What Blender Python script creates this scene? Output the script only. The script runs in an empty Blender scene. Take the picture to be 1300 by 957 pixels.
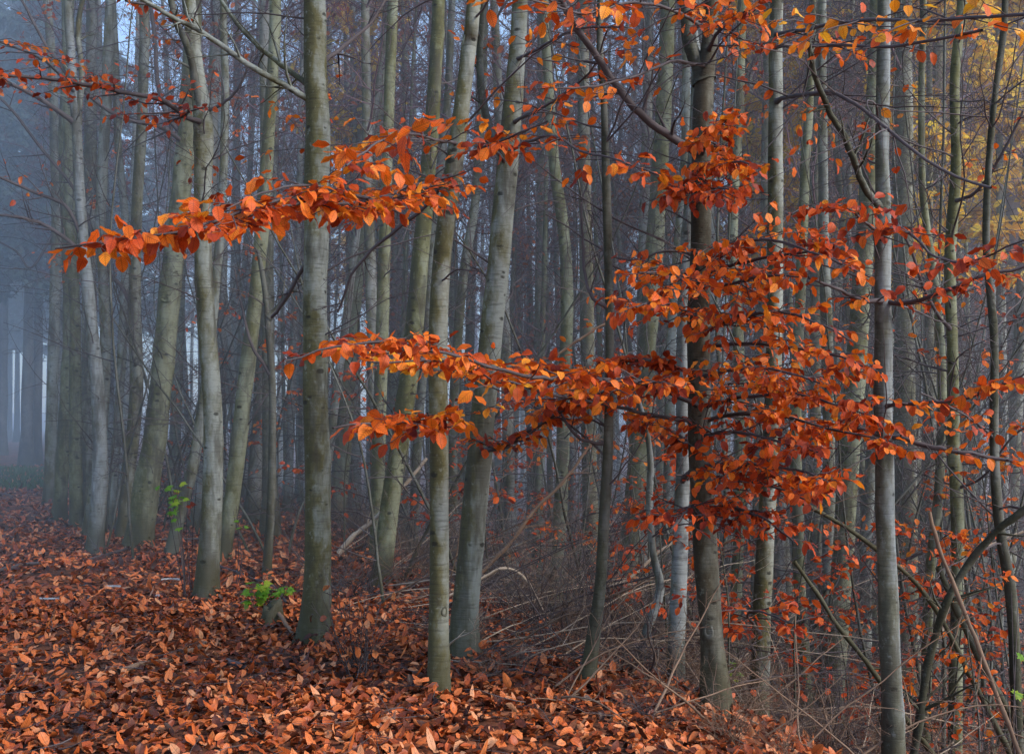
import bpy, math, random
import numpy as np
from mathutils import Vector
rng = np.random.default_rng(11)
random.seed(11)
sc = bpy.context.scene
COL = sc.collection
F = 1444.0; CAMZ = 1.7; T = math.atan(41.5 / F)
CT, ST = math.cos(T), math.sin(T)

# ---------------------------------------------------------------- terrain
def sstep(a, b, x):
    t = np.clip((x - a) / (b - a), 0, 1)
    return t * t * (3 - 2 * t)
def hgt(x, y):
    x = np.asarray(x, float); y = np.asarray(y, float)
    s = x + 0.35 * (np.clip(y, -5, 60) - 8) - 1.5
    h = -1.7 * sstep(-1.7, 3.4, s)
    h = h + 0.030 * np.sin(x * 1.3 + 0.7 * y) + 0.025 * np.sin(1.9 * y - 0.8 * x + 1.0) + 0.018 * np.sin(3.7 * x + 2.1 * y)
    far = sstep(45, 160, np.hypot(x, y))
    return h * (1 - far) - 1.0 * far
def W(px, py, d):
    r = (px - 650) / F * d; u = (478.5 - py) / F * d
    return np.array([r, d * CT - u * ST, CAMZ + d * ST + u * CT])
def on_ground(px, py):
    """distance at which the line of sight through a base meets the ground"""
    d = 3.0
    while d < 80:
        p = W(px, py, d)
        if p[2] <= float(hgt(p[0], p[1])): return d
        d += 0.03
    return 80.0
def ground_pt(px, d):
    p = W(px, 520, d)
    return np.array([p[0], p[1], float(hgt(p[0], p[1]))])

# ---------------------------------------------------------------- mesh helpers
def nrm(v):
    return v / np.maximum(np.linalg.norm(v, axis=-1, keepdims=True), 1e-9)
class MB:
    def __init__(s): s.v = []; s.f = []; s.n = 0; s.a = []
    def add(s, v, faces):           # faces: list of int arrays (M,k)
        s.v.append(np.asarray(v, np.float32).reshape(-1, 3))
        for q in faces: s.f.append(np.asarray(q, np.int32) + s.n)
        s.n += len(s.v[-1])
    def mesh(s, name, m, origin=None, smooth=True):
        me = bpy.data.meshes.new(name)
        if s.n:
            v = np.concatenate(s.v)
            if origin is not None: v = v - np.asarray(origin, np.float32)
            me.vertices.add(len(v)); me.vertices.foreach_set('co', v.ravel())
            loops = np.concatenate([q.ravel() for q in s.f])
            tot = np.concatenate([np.full(len(q), q.shape[1], np.int32) for q in s.f])
            me.loops.add(len(loops)); me.loops.foreach_set('vertex_index', loops)
            me.polygons.add(len(tot))
            st = np.concatenate([[0], np.cumsum(tot)[:-1]]).astype(np.int32)
            me.polygons.foreach_set('loop_start', st); me.polygons.foreach_set('loop_total', tot)
            me.update(calc_edges=True)
            me.polygons.foreach_set('use_smooth', np.full(len(tot), smooth))
        if s.a and sum(len(q) for q in s.a) == s.n:
            at = me.attributes.new('leaf', 'FLOAT_VECTOR', 'POINT'); at.data.foreach_set('vector', np.concatenate(s.a).astype(np.float32).ravel())
        me.materials.append(m)
        return me
    def build(s, name, m, parent=None, origin=None, smooth=True):
        o = bpy.data.objects.new(name, s.mesh(name, m, origin, smooth)); COL.objects.link(o)
        if parent is not None: o.parent = parent
        elif origin is not None: o.location = Vector([float(c) for c in origin])
        return o
def tube_faces(B, n, k):
    b = np.arange(B)[:, None, None] * n * k; i = np.arange(n - 1)[None, :, None] * k; j = np.arange(k)[None, None, :]
    j2 = (j + 1) % k
    return np.stack([b + i + j, b + i + j2, b + i + k + j2, b + i + k + j], -1).reshape(-1, 4)
def tubes(mb, P, R, k=4, disp=None):
    P = np.asarray(P, float); R = np.asarray(R, float)
    if P.ndim == 2: P = P[None]; R = R[None]
    B, n, _ = P.shape
    if B == 0: return
    Tn = nrm(np.gradient(P, axis=1))
    m = nrm(P[:, -1] - P[:, 0])
    ref = np.where(np.abs(m[:, 2:3]) > 0.8, np.array([[0., 1., 0.]]), np.array([[0., 0., 1.]]))[:, None, :]
    N = nrm(np.cross(Tn, ref)); Bn = np.cross(Tn, N)
    a = np.arange(k) / k * 2 * math.pi
    RR = R[:, :, None] * np.ones(k)
    if disp is not None: RR = RR * disp
    V = P[:, :, None, :] + RR[..., None] * (np.cos(a)[None, None, :, None] * N[:, :, None, :] + np.sin(a)[None, None, :, None] * Bn[:, :, None, :])
    mb.add(V.reshape(-1, 3), [tube_faces(B, n, k)])
def smooth_path(pts, n):
    pts = np.asarray(pts, float)
    if len(pts) == 2:
        t = np.linspace(0, 1, n)[:, None]; return pts[0] * (1 - t) + pts[1] * t
    L = np.concatenate([[0], np.cumsum(np.linalg.norm(np.diff(pts[:, :3], axis=0), axis=1))])
    s = np.linspace(0, L[-1], n); out = np.zeros((n, pts.shape[1]))
    e0 = 2 * pts[0] - pts[1]; e1 = 2 * pts[-1] - pts[-2]
    Q = np.vstack([e0, pts, e1])
    for i, x in enumerate(s):
        j = min(max(np.searchsorted(L, x, side='right') - 1, 0), len(pts) - 2)
        t = (x - L[j]) / max(L[j + 1] - L[j], 1e-9)
        p0, p1, p2, p3 = Q[j], Q[j + 1], Q[j + 2], Q[j + 3]
        out[i] = 0.5 * (2 * p1 + (p2 - p0) * t + (2 * p0 - 5 * p1 + 4 * p2 - p3) * t * t + (3 * p1 - p0 - 3 * p2 + p3) * t ** 3)
    return out
def grow(S, D, L, r0, r1, n=6, wander=.15, bend=(0, 0, 0)):
    B = len(S); P = np.zeros((B, n, 3)); P[:, 0] = S; D = nrm(D.copy()); bend = np.asarray(bend, float)
    for i in range(1, n):
        D = nrm(D + wander * rng.normal(size=(B, 3)) + bend)
        P[:, i] = P[:, i - 1] + D * (L / (n - 1))[:, None]
    t = np.linspace(0, 1, n)[None]
    R = np.asarray(r0).reshape(-1, 1) * (1 - t) + np.asarray(r1).reshape(-1, 1) * t
    return P, np.broadcast_to(R, (B, n)).copy()
def sample(P, R, t):
    """P (B,n,3), t (B,m) -> positions, tangents, radii"""
    B, n, _ = P.shape; x = t * (n - 1); i = np.clip(x.astype(int), 0, n - 2); f = (x - i)[..., None]
    b = np.arange(B)[:, None]
    p = P[b, i] * (1 - f) + P[b, i + 1] * f
    return p, nrm(P[b, i + 1] - P[b, i]), R[b, i] * (1 - f[..., 0]) + R[b, i + 1] * f[..., 0]
def kids(P, R, m, Lr, r1, flat=0.0, n=5, wander=.15, bend=(0, 0, 0), t0=.15, along=.7, rk=.6, lmin=.1):
    """side shoots: flat=1 keeps them in a level spray, 0 lets them leave in any direction"""
    B = P.shape[0]
    t = np.sort(rng.uniform(t0, .98, (B, m)), axis=1)
    p, tg, r = sample(P, R, t)
    up = np.array([0, 0, 1.])
    side = nrm(np.cross(tg, up) + 1e-6) * np.where((np.arange(m) + rng.integers(0, 2)) % 2 == 0, 1., -1.)[None, :, None]
    rnd = rng.normal(size=tg.shape); rnd = nrm(rnd - (rnd * tg).sum(-1, keepdims=True) * tg)
    sd = nrm(side * flat + rnd * (1 - flat))
    D = nrm(tg * along + sd + rng.normal(size=tg.shape) * .12)
    Ltot = np.linalg.norm(P[:, -1] - P[:, 0], axis=1)[:, None]
    L = np.maximum(Ltot * Lr * (1.15 - t * .75) * rng.uniform(.6, 1.3, t.shape), lmin)
    return grow(p.reshape(-1, 3), D.reshape(-1, 3), L.ravel(), (r * rk).ravel(), r1, n, wander, bend)

# ---------------------------------------------------------------- leaves
def leaf_tmpl(ys, ws):
    n = len(ys); mid = [(0, y, 0) for y in ys]
    sd = [(w, y, 0) for y, w in zip(ys[1:-1], ws[1:-1])]
    V = np.array(mid + sd + [(-a, b, c) for a, b, c in sd]); m = n - 2
    tri = [(0, n, 1), (0, 1, n + m), (n - 2, n + m - 1, n - 1), (n - 2, n - 1, n + 2 * m - 1)]
    quad = []
    for i in range(1, n - 2):
        quad.append((i, n + i - 1, n + i, i + 1)); quad.append((i, i + 1, n + m + i, n + m + i - 1))
    return V, np.array(tri), (np.array(quad) if quad else np.zeros((0, 4), int))
BEECH = leaf_tmpl([0, .09, .25, .45, .65, .82, .94, 1.0], [0, .13, .26, .32, .30, .20, .08, 0])
SMALL = leaf_tmpl([0, .25, .65, 1.0], [0, .25, .265, 0])
TINY = leaf_tmpl([0, .45, 1.0], [0, .32, 0])
def put_leaves(mb, pos, D, Nn, size, tmpl=BEECH, fold=.22, curl=.3, var=.7):
    M = len(pos)
    if M == 0: return
    V, tri, quad = tmpl
    D = nrm(D); X = nrm(np.cross(D, Nn)); Z = np.cross(X, D)
    fo = fold * (1 + var * rng.normal(size=M)); cu = curl * (rng.normal(size=M) * var + .7); wd = rng.uniform(.82, 1.12, M)
    x = V[None, :, 0] * wd[:, None]; y = V[None, :, 1] * np.ones((M, 1))
    z = np.abs(x) * fo[:, None] - cu[:, None] * y * y + .06 * np.sin(y * 13 + rng.uniform(0, 6, (M, 1))) * np.abs(x) * 3
    s = np.asarray(size).reshape(-1, 1) * np.ones((M, 1))
    Wd = pos[:, None] + (s * x)[..., None] * X[:, None] + (s * y)[..., None] * D[:, None] + (s * z)[..., None] * Z[:, None]
    nv = len(V); off = (np.arange(M) * nv)[:, None, None]
    fs = [(tri[None] + off).reshape(-1, 3)]
    if len(quad): fs.append((quad[None] + off).reshape(-1, 4))
    mb.add(Wd.reshape(-1, 3), fs)
    mb.a.append(np.tile(V, (M, 1)))
def leaves_on(mb, P, R, m, size=(.06, .09), droop=.35, tmpl=BEECH, keep=1.0, njit=.5, t0=.15, fold=.22, curl=.3):
    B = P.shape[0]
    if B == 0: return
    t = np.linspace(t0, 1.0, m)[None] * np.ones((B, 1)) + rng.uniform(-.05, .02, (B, m)); t = np.clip(t, 0, .999)
    p, tg, r = sample(P, R, t)
    up = np.array([0, 0, 1.])
    side = nrm(np.cross(tg, up) + 1e-6) * np.where(np.arange(m) % 2 == 0, 1., -1.)[None, :, None]
    side[:, -1] *= .2
    D = tg * .7 + side * .8 + rng.normal(size=tg.shape) * .35
    D[..., 2] -= np.abs(rng.normal(droop, droop * .8, t.shape))
    N = up + rng.normal(size=tg.shape) * njit
    k = (rng.random(t.shape) < keep).ravel()
    put_leaves(mb, p.reshape(-1, 3)[k], D.reshape(-1, 3)[k], N.reshape(-1, 3)[k], rng.uniform(size[0], size[1], k.sum()), tmpl, fold, curl)

# ---------------------------------------------------------------- materials
def newmat(name):
    m = bpy.data.materials.new(name); m.use_nodes = True
    nt = m.node_tree; nt.nodes.clear(); return m, nt
def nd(nt, t, **kw):
    n = nt.nodes.new(t)
    for k, v in kw.items():
        if k.startswith('i_'): n.inputs[k[2:].replace('_', ' ')].default_value = v
        else: setattr(n, k, v)
    return n
def ramp(nt, fac, stops, interp='LINEAR'):
    r = nt.nodes.new('ShaderNodeValToRGB'); r.color_ramp.interpolation = interp
    el = r.color_ramp.elements
    while len(el) > 1: el.remove(el[-1])
    el[0].position = stops[0][0]; el[0].color = (*stops[0][1], 1)
    for p, c in stops[1:]:
        e = el.new(p); e.color = (*c, 1)
    nt.links.new(fac, r.inputs[0]); return r.outputs[0]
def mixc(nt, fac, a, b, mode='MIX'):
    m = nt.nodes.new('ShaderNodeMix'); m.data_type = 'RGBA'; m.blend_type = mode
    for s, v in ((0, fac), (6, a), (7, b)):
        if isinstance(v, (float, int)): m.inputs[s].default_value = v
        elif isinstance(v, tuple): m.inputs[s].default_value = (*v, 1)
        else: nt.links.new(v, m.inputs[s])
    return m.outputs[2]
def mth(nt, op, a, b=0.0):
    m = nt.nodes.new('ShaderNodeMath'); m.operation = op
    for s, v in ((0, a), (1, b)):
        if isinstance(v, (float, int)): m.inputs[s].default_value = v
        else: nt.links.new(v, m.inputs[s])
    return m.outputs[0]
def noise(nt, vec, scale, mp=(1, 1, 1), det=4, rough=.55):
    mpn = nd(nt, 'ShaderNodeMapping'); mpn.inputs['Scale'].default_value = mp; nt.links.new(vec, mpn.inputs[0])
    n = nd(nt, 'ShaderNodeTexNoise'); n.inputs['Scale'].default_value = scale; n.inputs['Detail'].default_value = det
    n.inputs['Roughness'].default_value = rough; nt.links.new(mpn.outputs[0], n.inputs['Vector']); return n.outputs[0]
def finish(nt, col, rough=.8, bump=None, bs=.3, bd=.01, spec=.25):
    b = nd(nt, 'ShaderNodeBsdfPrincipled'); b.inputs['Roughness'].default_value = rough
    b.inputs['Specular IOR Level'].default_value = spec
    if isinstance(col, tuple): b.inputs['Base Color'].default_value = (*col, 1)
    else: nt.links.new(col, b.inputs['Base Color'])
    if bump is not None:
        bn = nd(nt, 'ShaderNodeBump'); bn.inputs['Strength'].default_value = bs; bn.inputs['Distance'].default_value = bd
        nt.links.new(bump, bn.inputs['Height']); nt.links.new(bn.outputs[0], b.inputs['Normal'])
    o = nd(nt, 'ShaderNodeOutputMaterial'); nt.links.new(b.outputs[0], o.inputs[0]); return b
def bark(name, olive, grey, dark=(.03, .027, .02), bias=.5, spots=.85, side_shade=.9, rnd=.35):
    m, nt = newmat(name)
    tc = nd(nt, 'ShaderNodeTexCoord'); oi = nd(nt, 'ShaderNodeObjectInfo'); ge = nd(nt, 'ShaderNodeNewGeometry')
    va = nd(nt, 'ShaderNodeVectorMath', operation='ADD'); nt.links.new(tc.outputs['Object'], va.inputs[0])
    sc_ = nd(nt, 'ShaderNodeVectorMath', operation='SCALE'); nt.links.new(oi.outputs['Location'], sc_.inputs[0]); sc_.inputs['Scale'].default_value = 1.7
    nt.links.new(sc_.outputs[0], va.inputs[1]); v = va.outputs[0]
    big = noise(nt, v, 2.2, (1, 1, .45), 4, .6)
    patch = noise(nt, v, 11, (1, 1, .5), 5, .65)
    wr = noise(nt, v, 7, (1, 1, 9), 4, .6)
    fine = noise(nt, v, 60, (1, 1, 1.6), 4, .6)
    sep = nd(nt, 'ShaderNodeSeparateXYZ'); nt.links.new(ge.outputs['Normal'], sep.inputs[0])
    # lit and shaded flanks put into the bark colour: grey right, olive green left
    side = mth(nt, 'MULTIPLY', mth(nt, 'SUBTRACT', mth(nt, 'MULTIPLY', sep.outputs[0], 1.0), mth(nt, 'MULTIPLY', sep.outputs[1], .3)), side_shade * .5)
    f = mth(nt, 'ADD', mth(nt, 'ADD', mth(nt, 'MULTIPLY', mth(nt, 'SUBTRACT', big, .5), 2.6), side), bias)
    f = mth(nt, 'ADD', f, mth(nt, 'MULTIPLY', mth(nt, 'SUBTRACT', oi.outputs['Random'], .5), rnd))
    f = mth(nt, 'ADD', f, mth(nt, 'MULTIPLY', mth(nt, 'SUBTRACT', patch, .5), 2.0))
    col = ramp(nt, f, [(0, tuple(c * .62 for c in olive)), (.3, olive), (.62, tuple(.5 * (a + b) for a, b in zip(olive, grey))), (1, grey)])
    lich = ramp(nt, noise(nt, v, 26, (1, 1, .8), 3, .7), [(.58, (0, 0, 0)), (.70, (1, 1, 1))])
    col = mixc(nt, mth(nt, 'MULTIPLY', lich, .35), col, tuple(min(1, c * 1.45) for c in grey))
    wl = ramp(nt, wr, [(.33, (0, 0, 0)), (.47, (1, 1, 1))])
    col = mixc(nt, mth(nt, 'MULTIPLY', mth(nt, 'SUBTRACT', 1.0, wl), .45), col, dark)
    st = ramp(nt, noise(nt, v, 5, (1, 1, .22), 4, .7), [(.38, (1, 1, 1)), (.50, (0, 0, 0))])
    col = mixc(nt, mth(nt, 'MULTIPLY', st, .7), col, tuple(c * 1.6 for c in dark))
    mp = nd(nt, 'ShaderNodeMapping'); mp.inputs['Scale'].default_value = (9, 9, 15); nt.links.new(v, mp.inputs[0])
    vo = nd(nt, 'ShaderNodeTexVoronoi'); vo.inputs['Scale'].default_value = 1.0; nt.links.new(mp.outputs[0], vo.inputs['Vector'])
    sepc = nd(nt, 'ShaderNodeSeparateColor'); nt.links.new(vo.outputs['Color'], sepc.inputs[0])
    dsz = mth(nt, 'ADD', vo.outputs['Distance'], mth(nt, 'ADD', mth(nt, 'MULTIPLY', sepc.outputs[0], .45), mth(nt, 'MULTIPLY', fine, .25)))
    spot = ramp(nt, dsz, [(.34, (1, 1, 1)), (.46, (0, 0, 0))])
    col = mixc(nt, mth(nt, 'MULTIPLY', spot, spots), col, tuple(c * .6 for c in dark))
    so = nd(nt, 'ShaderNodeSeparateXYZ'); nt.links.new(tc.outputs['Object'], so.inputs[0])
    ft = mth(nt, 'SUBTRACT', 1.0, mth(nt, 'MULTIPLY', mth(nt, 'SUBTRACT', so.outputs[2], mth(nt, 'MULTIPLY', patch, .45)), 4.5))
    ftc = nd(nt, 'ShaderNodeClamp'); nt.links.new(ft, ftc.inputs[0])     # damp, dirty foot of the stem
    col = mixc(nt, mth(nt, 'MULTIPLY', ftc.outputs[0], .7), col, (.05, .045, .022))
    hb = mth(nt, 'ADD', mth(nt, 'MULTIPLY', wr, .7), mth(nt, 'ADD', mth(nt, 'MULTIPLY', fine, .3), mth(nt, 'MULTIPLY', spot, -.5)))
    finish(nt, col, .78, hb, .55, .012, .2)
    return m
OLIVE = (.095, .086, .038); GREY = (.215, .228, .205)
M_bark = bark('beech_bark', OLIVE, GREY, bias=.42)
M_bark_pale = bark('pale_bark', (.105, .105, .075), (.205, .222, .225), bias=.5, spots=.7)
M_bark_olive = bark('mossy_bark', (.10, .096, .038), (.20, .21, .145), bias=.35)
M_bark_front = bark('darker_bark', (.05, .04, .024), (.135, .135, .112), bias=.15)  # darker, browner bark for the front beech and two poles
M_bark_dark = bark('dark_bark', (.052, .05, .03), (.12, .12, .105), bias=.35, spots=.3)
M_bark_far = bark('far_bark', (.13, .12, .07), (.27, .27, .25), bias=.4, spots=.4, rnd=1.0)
M_bark_pine = bark('pine_bark', (.16, .085, .062), (.27, .17, .14), bias=.5, spots=.8, side_shade=.2)
M_bark_spruce = bark('spruce_bark', (.06, .055, .05), (.12, .115, .115), bias=.4, spots=.8, side_shade=.2)
def twigmat(name, a, b):
    m, nt = newmat(name); tc = nd(nt, 'ShaderNodeTexCoord')
    n = noise(nt, tc.outputs['Object'], 6, (1, 1, 1), 4, .6)
    g = nd(nt, 'ShaderNodeNewGeometry')
    f = mth(nt, 'ADD', mth(nt, 'MULTIPLY', n, .6), mth(nt, 'MULTIPLY', g.outputs['Random Per Island'], .45))
    finish(nt, ramp(nt, f, [(.25, a), (.75, b)]), .75, n, .2, .01, .2); return m
M_twig = twigmat('dark_twig', (.030, .022, .024), (.105, .085, .085))
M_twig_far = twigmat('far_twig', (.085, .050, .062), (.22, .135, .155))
M_cane = twigmat('cane', (.06, .033, .026), (.23, .15, .10))
M_tan = twigmat('dead_wood', (.20, .145, .10), (.42, .33, .25))
def leafmat(name, stops, trans=.4, rough=.55, veins=True):
    m, nt = newmat(name); g = nd(nt, 'ShaderNodeNewGeometry'); tc = nd(nt, 'ShaderNodeTexCoord')
    n = noise(nt, tc.outputs['Object'], 38, (1, 1, 1), 3, .6)
    n2 = noise(nt, tc.outputs['Object'], 1.6, (1, 1, 1), 2, .5)
    f = mth(nt, 'ADD', g.outputs['Random Per Island'], mth(nt, 'MULTIPLY', mth(nt, 'SUBTRACT', n, .5), .45))
    f = mth(nt, 'ADD', f, mth(nt, 'MULTIPLY', mth(nt, 'SUBTRACT', n2, .5), .5))
    c = ramp(nt, f, stops)
    if veins:       # midrib and side veins run in the leaf's own coordinates
        at = nd(nt, 'ShaderNodeAttribute', attribute_name='leaf'); sp = nd(nt, 'ShaderNodeSeparateXYZ'); nt.links.new(at.outputs['Vector'], sp.inputs[0])
        ax = mth(nt, 'ABSOLUTE', sp.outputs[0])
        wv = mth(nt, 'SINE', mth(nt, 'MULTIPLY', mth(nt, 'SUBTRACT', sp.outputs[1], mth(nt, 'MULTIPLY', ax, .9)), 50.0))
        mid = mth(nt, 'LESS_THAN', ax, .022)
        vf = mth(nt, 'MAXIMUM', mth(nt, 'MULTIPLY', mth(nt, 'MAXIMUM', wv, 0.0), .38), mth(nt, 'MULTIPLY', mid, .45))
        c = mixc(nt, vf, c, tuple(q * .35 for q in stops[0][1]))
        edge = mth(nt, 'MULTIPLY', mth(nt, 'GREATER_THAN', n, .60), .35)
        c = mixc(nt, edge, c, tuple(q * .5 for q in stops[1][1]))
    b = nd(nt, 'ShaderNodeBsdfPrincipled'); b.inputs['Roughness'].default_value = rough; b.inputs['Specular IOR Level'].default_value = .3
    nt.links.new(c, b.inputs['Base Color'])
    t = nd(nt, 'ShaderNodeBsdfTranslucent'); nt.links.new(c, t.inputs[0])
    mx = nd(nt, 'ShaderNodeMixShader'); mx.inputs[0].default_value = trans
    nt.links.new(b.outputs[0], mx.inputs[1]); nt.links.new(t.outputs[0], mx.inputs[2])
    o = nd(nt, 'ShaderNodeOutputMaterial'); nt.links.new(mx.outputs[0], o.inputs[0]); return m
M_leaf = leafmat('copper_leaf', [(0, (.20, .022, .008)), (.22, (.52, .066, .010)), (.55, (.74, .125, .012)), (.88, (.84, .21, .016)), (1, (.86, .30, .02))])
M_leaf_red = leafmat('rusty_leaf', [(0, (.15, .016, .007)), (.3, (.42, .046, .010)), (.7, (.64, .09, .012)), (1, (.76, .15, .018))])
M_leaf_gold = leafmat('golden_leaf', [(0, (.58, .08, .010)), (.45, (.75, .17, .012)), (.8, (.85, .32, .02)), (1, (.85, .45, .03))])
M_leaf_yellow = leafmat('yellow_leaf', [(0, (.75, .36, .03)), (.5, (.88, .56, .04)), (1, (.92, .70, .08))], .55)
M_leaf_green = leafmat('green_leaf', [(0, (.10, .27, .02)), (.6, (.20, .40, .03)), (1, (.45, .52, .04))], .45)
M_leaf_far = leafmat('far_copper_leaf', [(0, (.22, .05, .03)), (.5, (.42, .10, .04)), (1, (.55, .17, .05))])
M_needle = leafmat('needle', [(0, (.018, .035, .028)), (.6, (.035, .060, .045)), (1, (.055, .085, .055))], .15, .7)
M_grass = leafmat('grass_blade', [(0, (.05, .10, .02)), (1, (.12, .20, .04))], .3, .7)
M_litter = leafmat('litter_leaf', [(-0.0, (.025, .009, .006)), (.22, (.11, .026, .012)), (.42, (.36, .070, .018)), (.62, (.54, .125, .028)), (.84, (.62, .18, .055)), (1, (.60, .27, .13))], .08, .5)
M_white = leafmat('white_bark_flake', [(0, (.6, .6, .6)), (1, (.8, .8, .8))], .1, .7)
def groundmat():
    m, nt = newmat('forest_floor'); tc = nd(nt, 'ShaderNodeTexCoord'); v = tc.outputs['Object']
    vo = nd(nt, 'ShaderNodeTexVoronoi'); vo.inputs['Scale'].default_value = 15; nt.links.new(v, vo.inputs['Vector'])
    s = nd(nt, 'ShaderNodeSeparateColor'); nt.links.new(vo.outputs['Color'], s.inputs[0])
    c = ramp(nt, s.outputs[0], [(0, (.025, .010, .007)), (.35, (.10, .030, .014)), (.7, (.21, .062, .025)), (1, (.33, .12, .055))])
    n = noise(nt, v, .5, (1, 1, 1), 5, .6)
    c = mixc(nt, ramp(nt, n, [(.42, (0, 0, 0)), (.62, (1, 1, 1))]), c, (.07, .035, .024))
    finish(nt, c, .85, mth(nt, 'SUBTRACT', s.outputs[1], vo.outputs['Distance']), .8, .03, .15); return m

# ---------------------------------------------------------------- objects
def tag(o, label=None, cat=None, group=None, kind=None):
    if label: o['label'] = label
    if cat: o['category'] = cat
    if group: o['group'] = group
    if kind: o['kind'] = kind
    return o
def empty(name, loc):
    o = bpy.data.objects.new(name, None); COL.objects.link(o); o.location = Vector([float(c) for c in loc]); o.empty_display_size = .2; return o
def copy_tree(o, parent=None):
    c = o.copy(); COL.objects.link(c); c.parent = parent
    for ch in [x for x in o.children]: copy_tree(ch, c)
    return c

# ground sheet: fine near the camera, coarse to the horizon
def make_ground():
    a = np.concatenate([np.linspace(-600, -40, 15)[:-1], np.linspace(-40, -10, 41)[:-1], np.linspace(-10, 10, 101)[:-1], np.linspace(10, 40, 41)[:-1], np.linspace(40, 600, 15)])
    b = np.concatenate([np.linspace(-600, -10, 10)[:-1], np.linspace(-10, 25, 176)[:-1], np.linspace(25, 70, 61)[:-1], np.linspace(70, 900, 20)])
    X, Y = np.meshgrid(a, b); Z = hgt(X, Y)
    nx, ny = len(a), len(b)
    i = (np.arange(ny - 1)[:, None] * nx + np.arange(nx - 1)[None]).ravel()
    mb = MB(); mb.add(np.stack([X, Y, Z], -1).reshape(-1, 3), [np.stack([i, i + 1, i + nx + 1, i + nx], -1)])
    tag(mb.build('ground', groundmat()), kind='structure')
make_ground()

def make_litter():
    pos = []
    def area(d0, d1, dens):
        n = int(dens * 1.12 * (d1 * d1 - d0 * d0) / 2)
        d = np.sqrt(rng.uniform(d0 * d0, d1 * d1, n)); x = (rng.uniform(-.56, .56, n)) * d
        return x, d
    mb = MB()
    for d0, d1, dens, s0, s1, tm in ((3.9, 7, 720, .03, .082, BEECH), (7, 10.5, 480, .04, .082, SMALL), (10.5, 17, 210, .06, .10, SMALL), (17, 34, 55, .08, .13, TINY)):
        x, y = area(d0, d1, dens); n = len(x)
        z = hgt(x, y) + rng.uniform(.002, .045, n) * (1 if d0 < 12 else 1.5)
        a = rng.uniform(0, 2 * math.pi, n)
        tilt = np.abs(rng.normal(0, .28, n))
        D = np.stack([np.cos(a), np.sin(a), rng.normal(0, .28, n)], -1)
        N = np.stack([rng.normal(0, .35, n), rng.normal(0, .35, n), np.ones(n)], -1)
        put_leaves(mb, np.stack([x, y, z], -1), D, N, rng.uniform(s0, s1, n), tm, .3, .5, 1.3)
    return mb
LITTER = make_litter()
def make_twig_litter():
    n = 1500; d = np.sqrt(rng.uniform(16, 18 ** 2, n)); x = rng.uniform(-.55, .55, n) * d; a = rng.uniform(0, 6.28, n)
    P, R = grow(np.stack([x, d, hgt(x, d) + .04], -1), np.stack([np.cos(a), np.sin(a), rng.normal(0, .04, n)], -1), rng.uniform(.08, .5, n), rng.uniform(.0015, .0045, n), .001, 6, .16)
    P[..., 2] = np.maximum(P[..., 2], hgt(P[..., 0], P[..., 1]) + .03)
    mb = MB(); tubes(mb, P, R, 4); c, r = kids(P, R, 2, .4, .0008, .8); tubes(mb, c, r, 3)
    tag(mb.build('twig_litter', M_twig), 'small broken twigs strewn over the fallen leaves', 'twig litter', kind='stuff')
make_twig_litter()

# ---------------------------------------------------------------- hand-placed stems
def trunk_mesh(mb, P, R, k=18, flare=True, seed=0):
    n = len(P); r = np.random.default_rng(seed)
    Lc = np.concatenate([[0], np.cumsum(np.linalg.norm(np.diff(P, axis=0), axis=1))])
    th = np.arange(k) / k * 2 * math.pi
    d = np.ones((n, k))
    for _ in range(5):
        d += .022 * np.sin(r.integers(1, 4) * th[None] + r.uniform(1, 9) * Lc[:, None] + r.uniform(0, 6))
    for _ in range(int(Lc[-1] * 1.6)):           # swellings and branch scars
        z0 = r.uniform(.2, min(Lc[-1], 7)); t0 = r.uniform(0, 6.28)
        dt = np.angle(np.exp(1j * (th - t0)))
        d += r.uniform(.05, .16) * np.exp(-((Lc[:, None] - z0) / r.uniform(.03, .07)) ** 2 - (dt[None] / .5) ** 2)
    if flare:
        lob = 1 + .35 * np.sin(th * 4 + r.uniform(0, 6)) + .2 * np.sin(th * 7 + 1)
        d += (.75 * np.exp(-Lc[:, None] / .15)) * lob[None]
    tubes(mb, P[None], R[None], k, d[None])
def dress(t, P3, R, leaf, m1, m2, nleaf, ls, side, droop, mat, wood, keep=1., flat=.9, gold=None, base=None, k=7, name='branch', label=None):
    """one limb with its side shoots; leaves as its sub-part"""
    mb = MB()
    tubes(mb, P3[None], R[None], k)
    c1, r1 = kids(P3[None], R[None], m1, side, .0016, flat, 6, .10, (0, 0, .0), .08, .7, .5, .12)
    tubes(mb, c1, r1, 4)
    if m2:
        c2, r2 = kids(c1, r1, m2, .45, .0011, flat, 4, .12, (0, 0, -.02), .2, .7, .7, .06); tubes(mb, c2, r2, 3)
    o = mb.build(name, wood, t, base)
    if leaf > 0:
        lb = MB()
        if m2: leaves_on(lb, c2, r2, max(2, nleaf - 1), ls, droop, keep=leaf)
        leaves_on(lb, c1, r1, nleaf + 1, ls, droop, keep=leaf)
        if lb.n: lb.build('foliage', mat, o, base)
    return o
def px_path(pts, d0, n):
    """(px, py, offset in depth) -> smooth 3-D path"""
    return smooth_path([W(p[0], p[1], d0 + (p[2] if len(p) > 2 else 0)) for p in pts], n)

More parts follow.
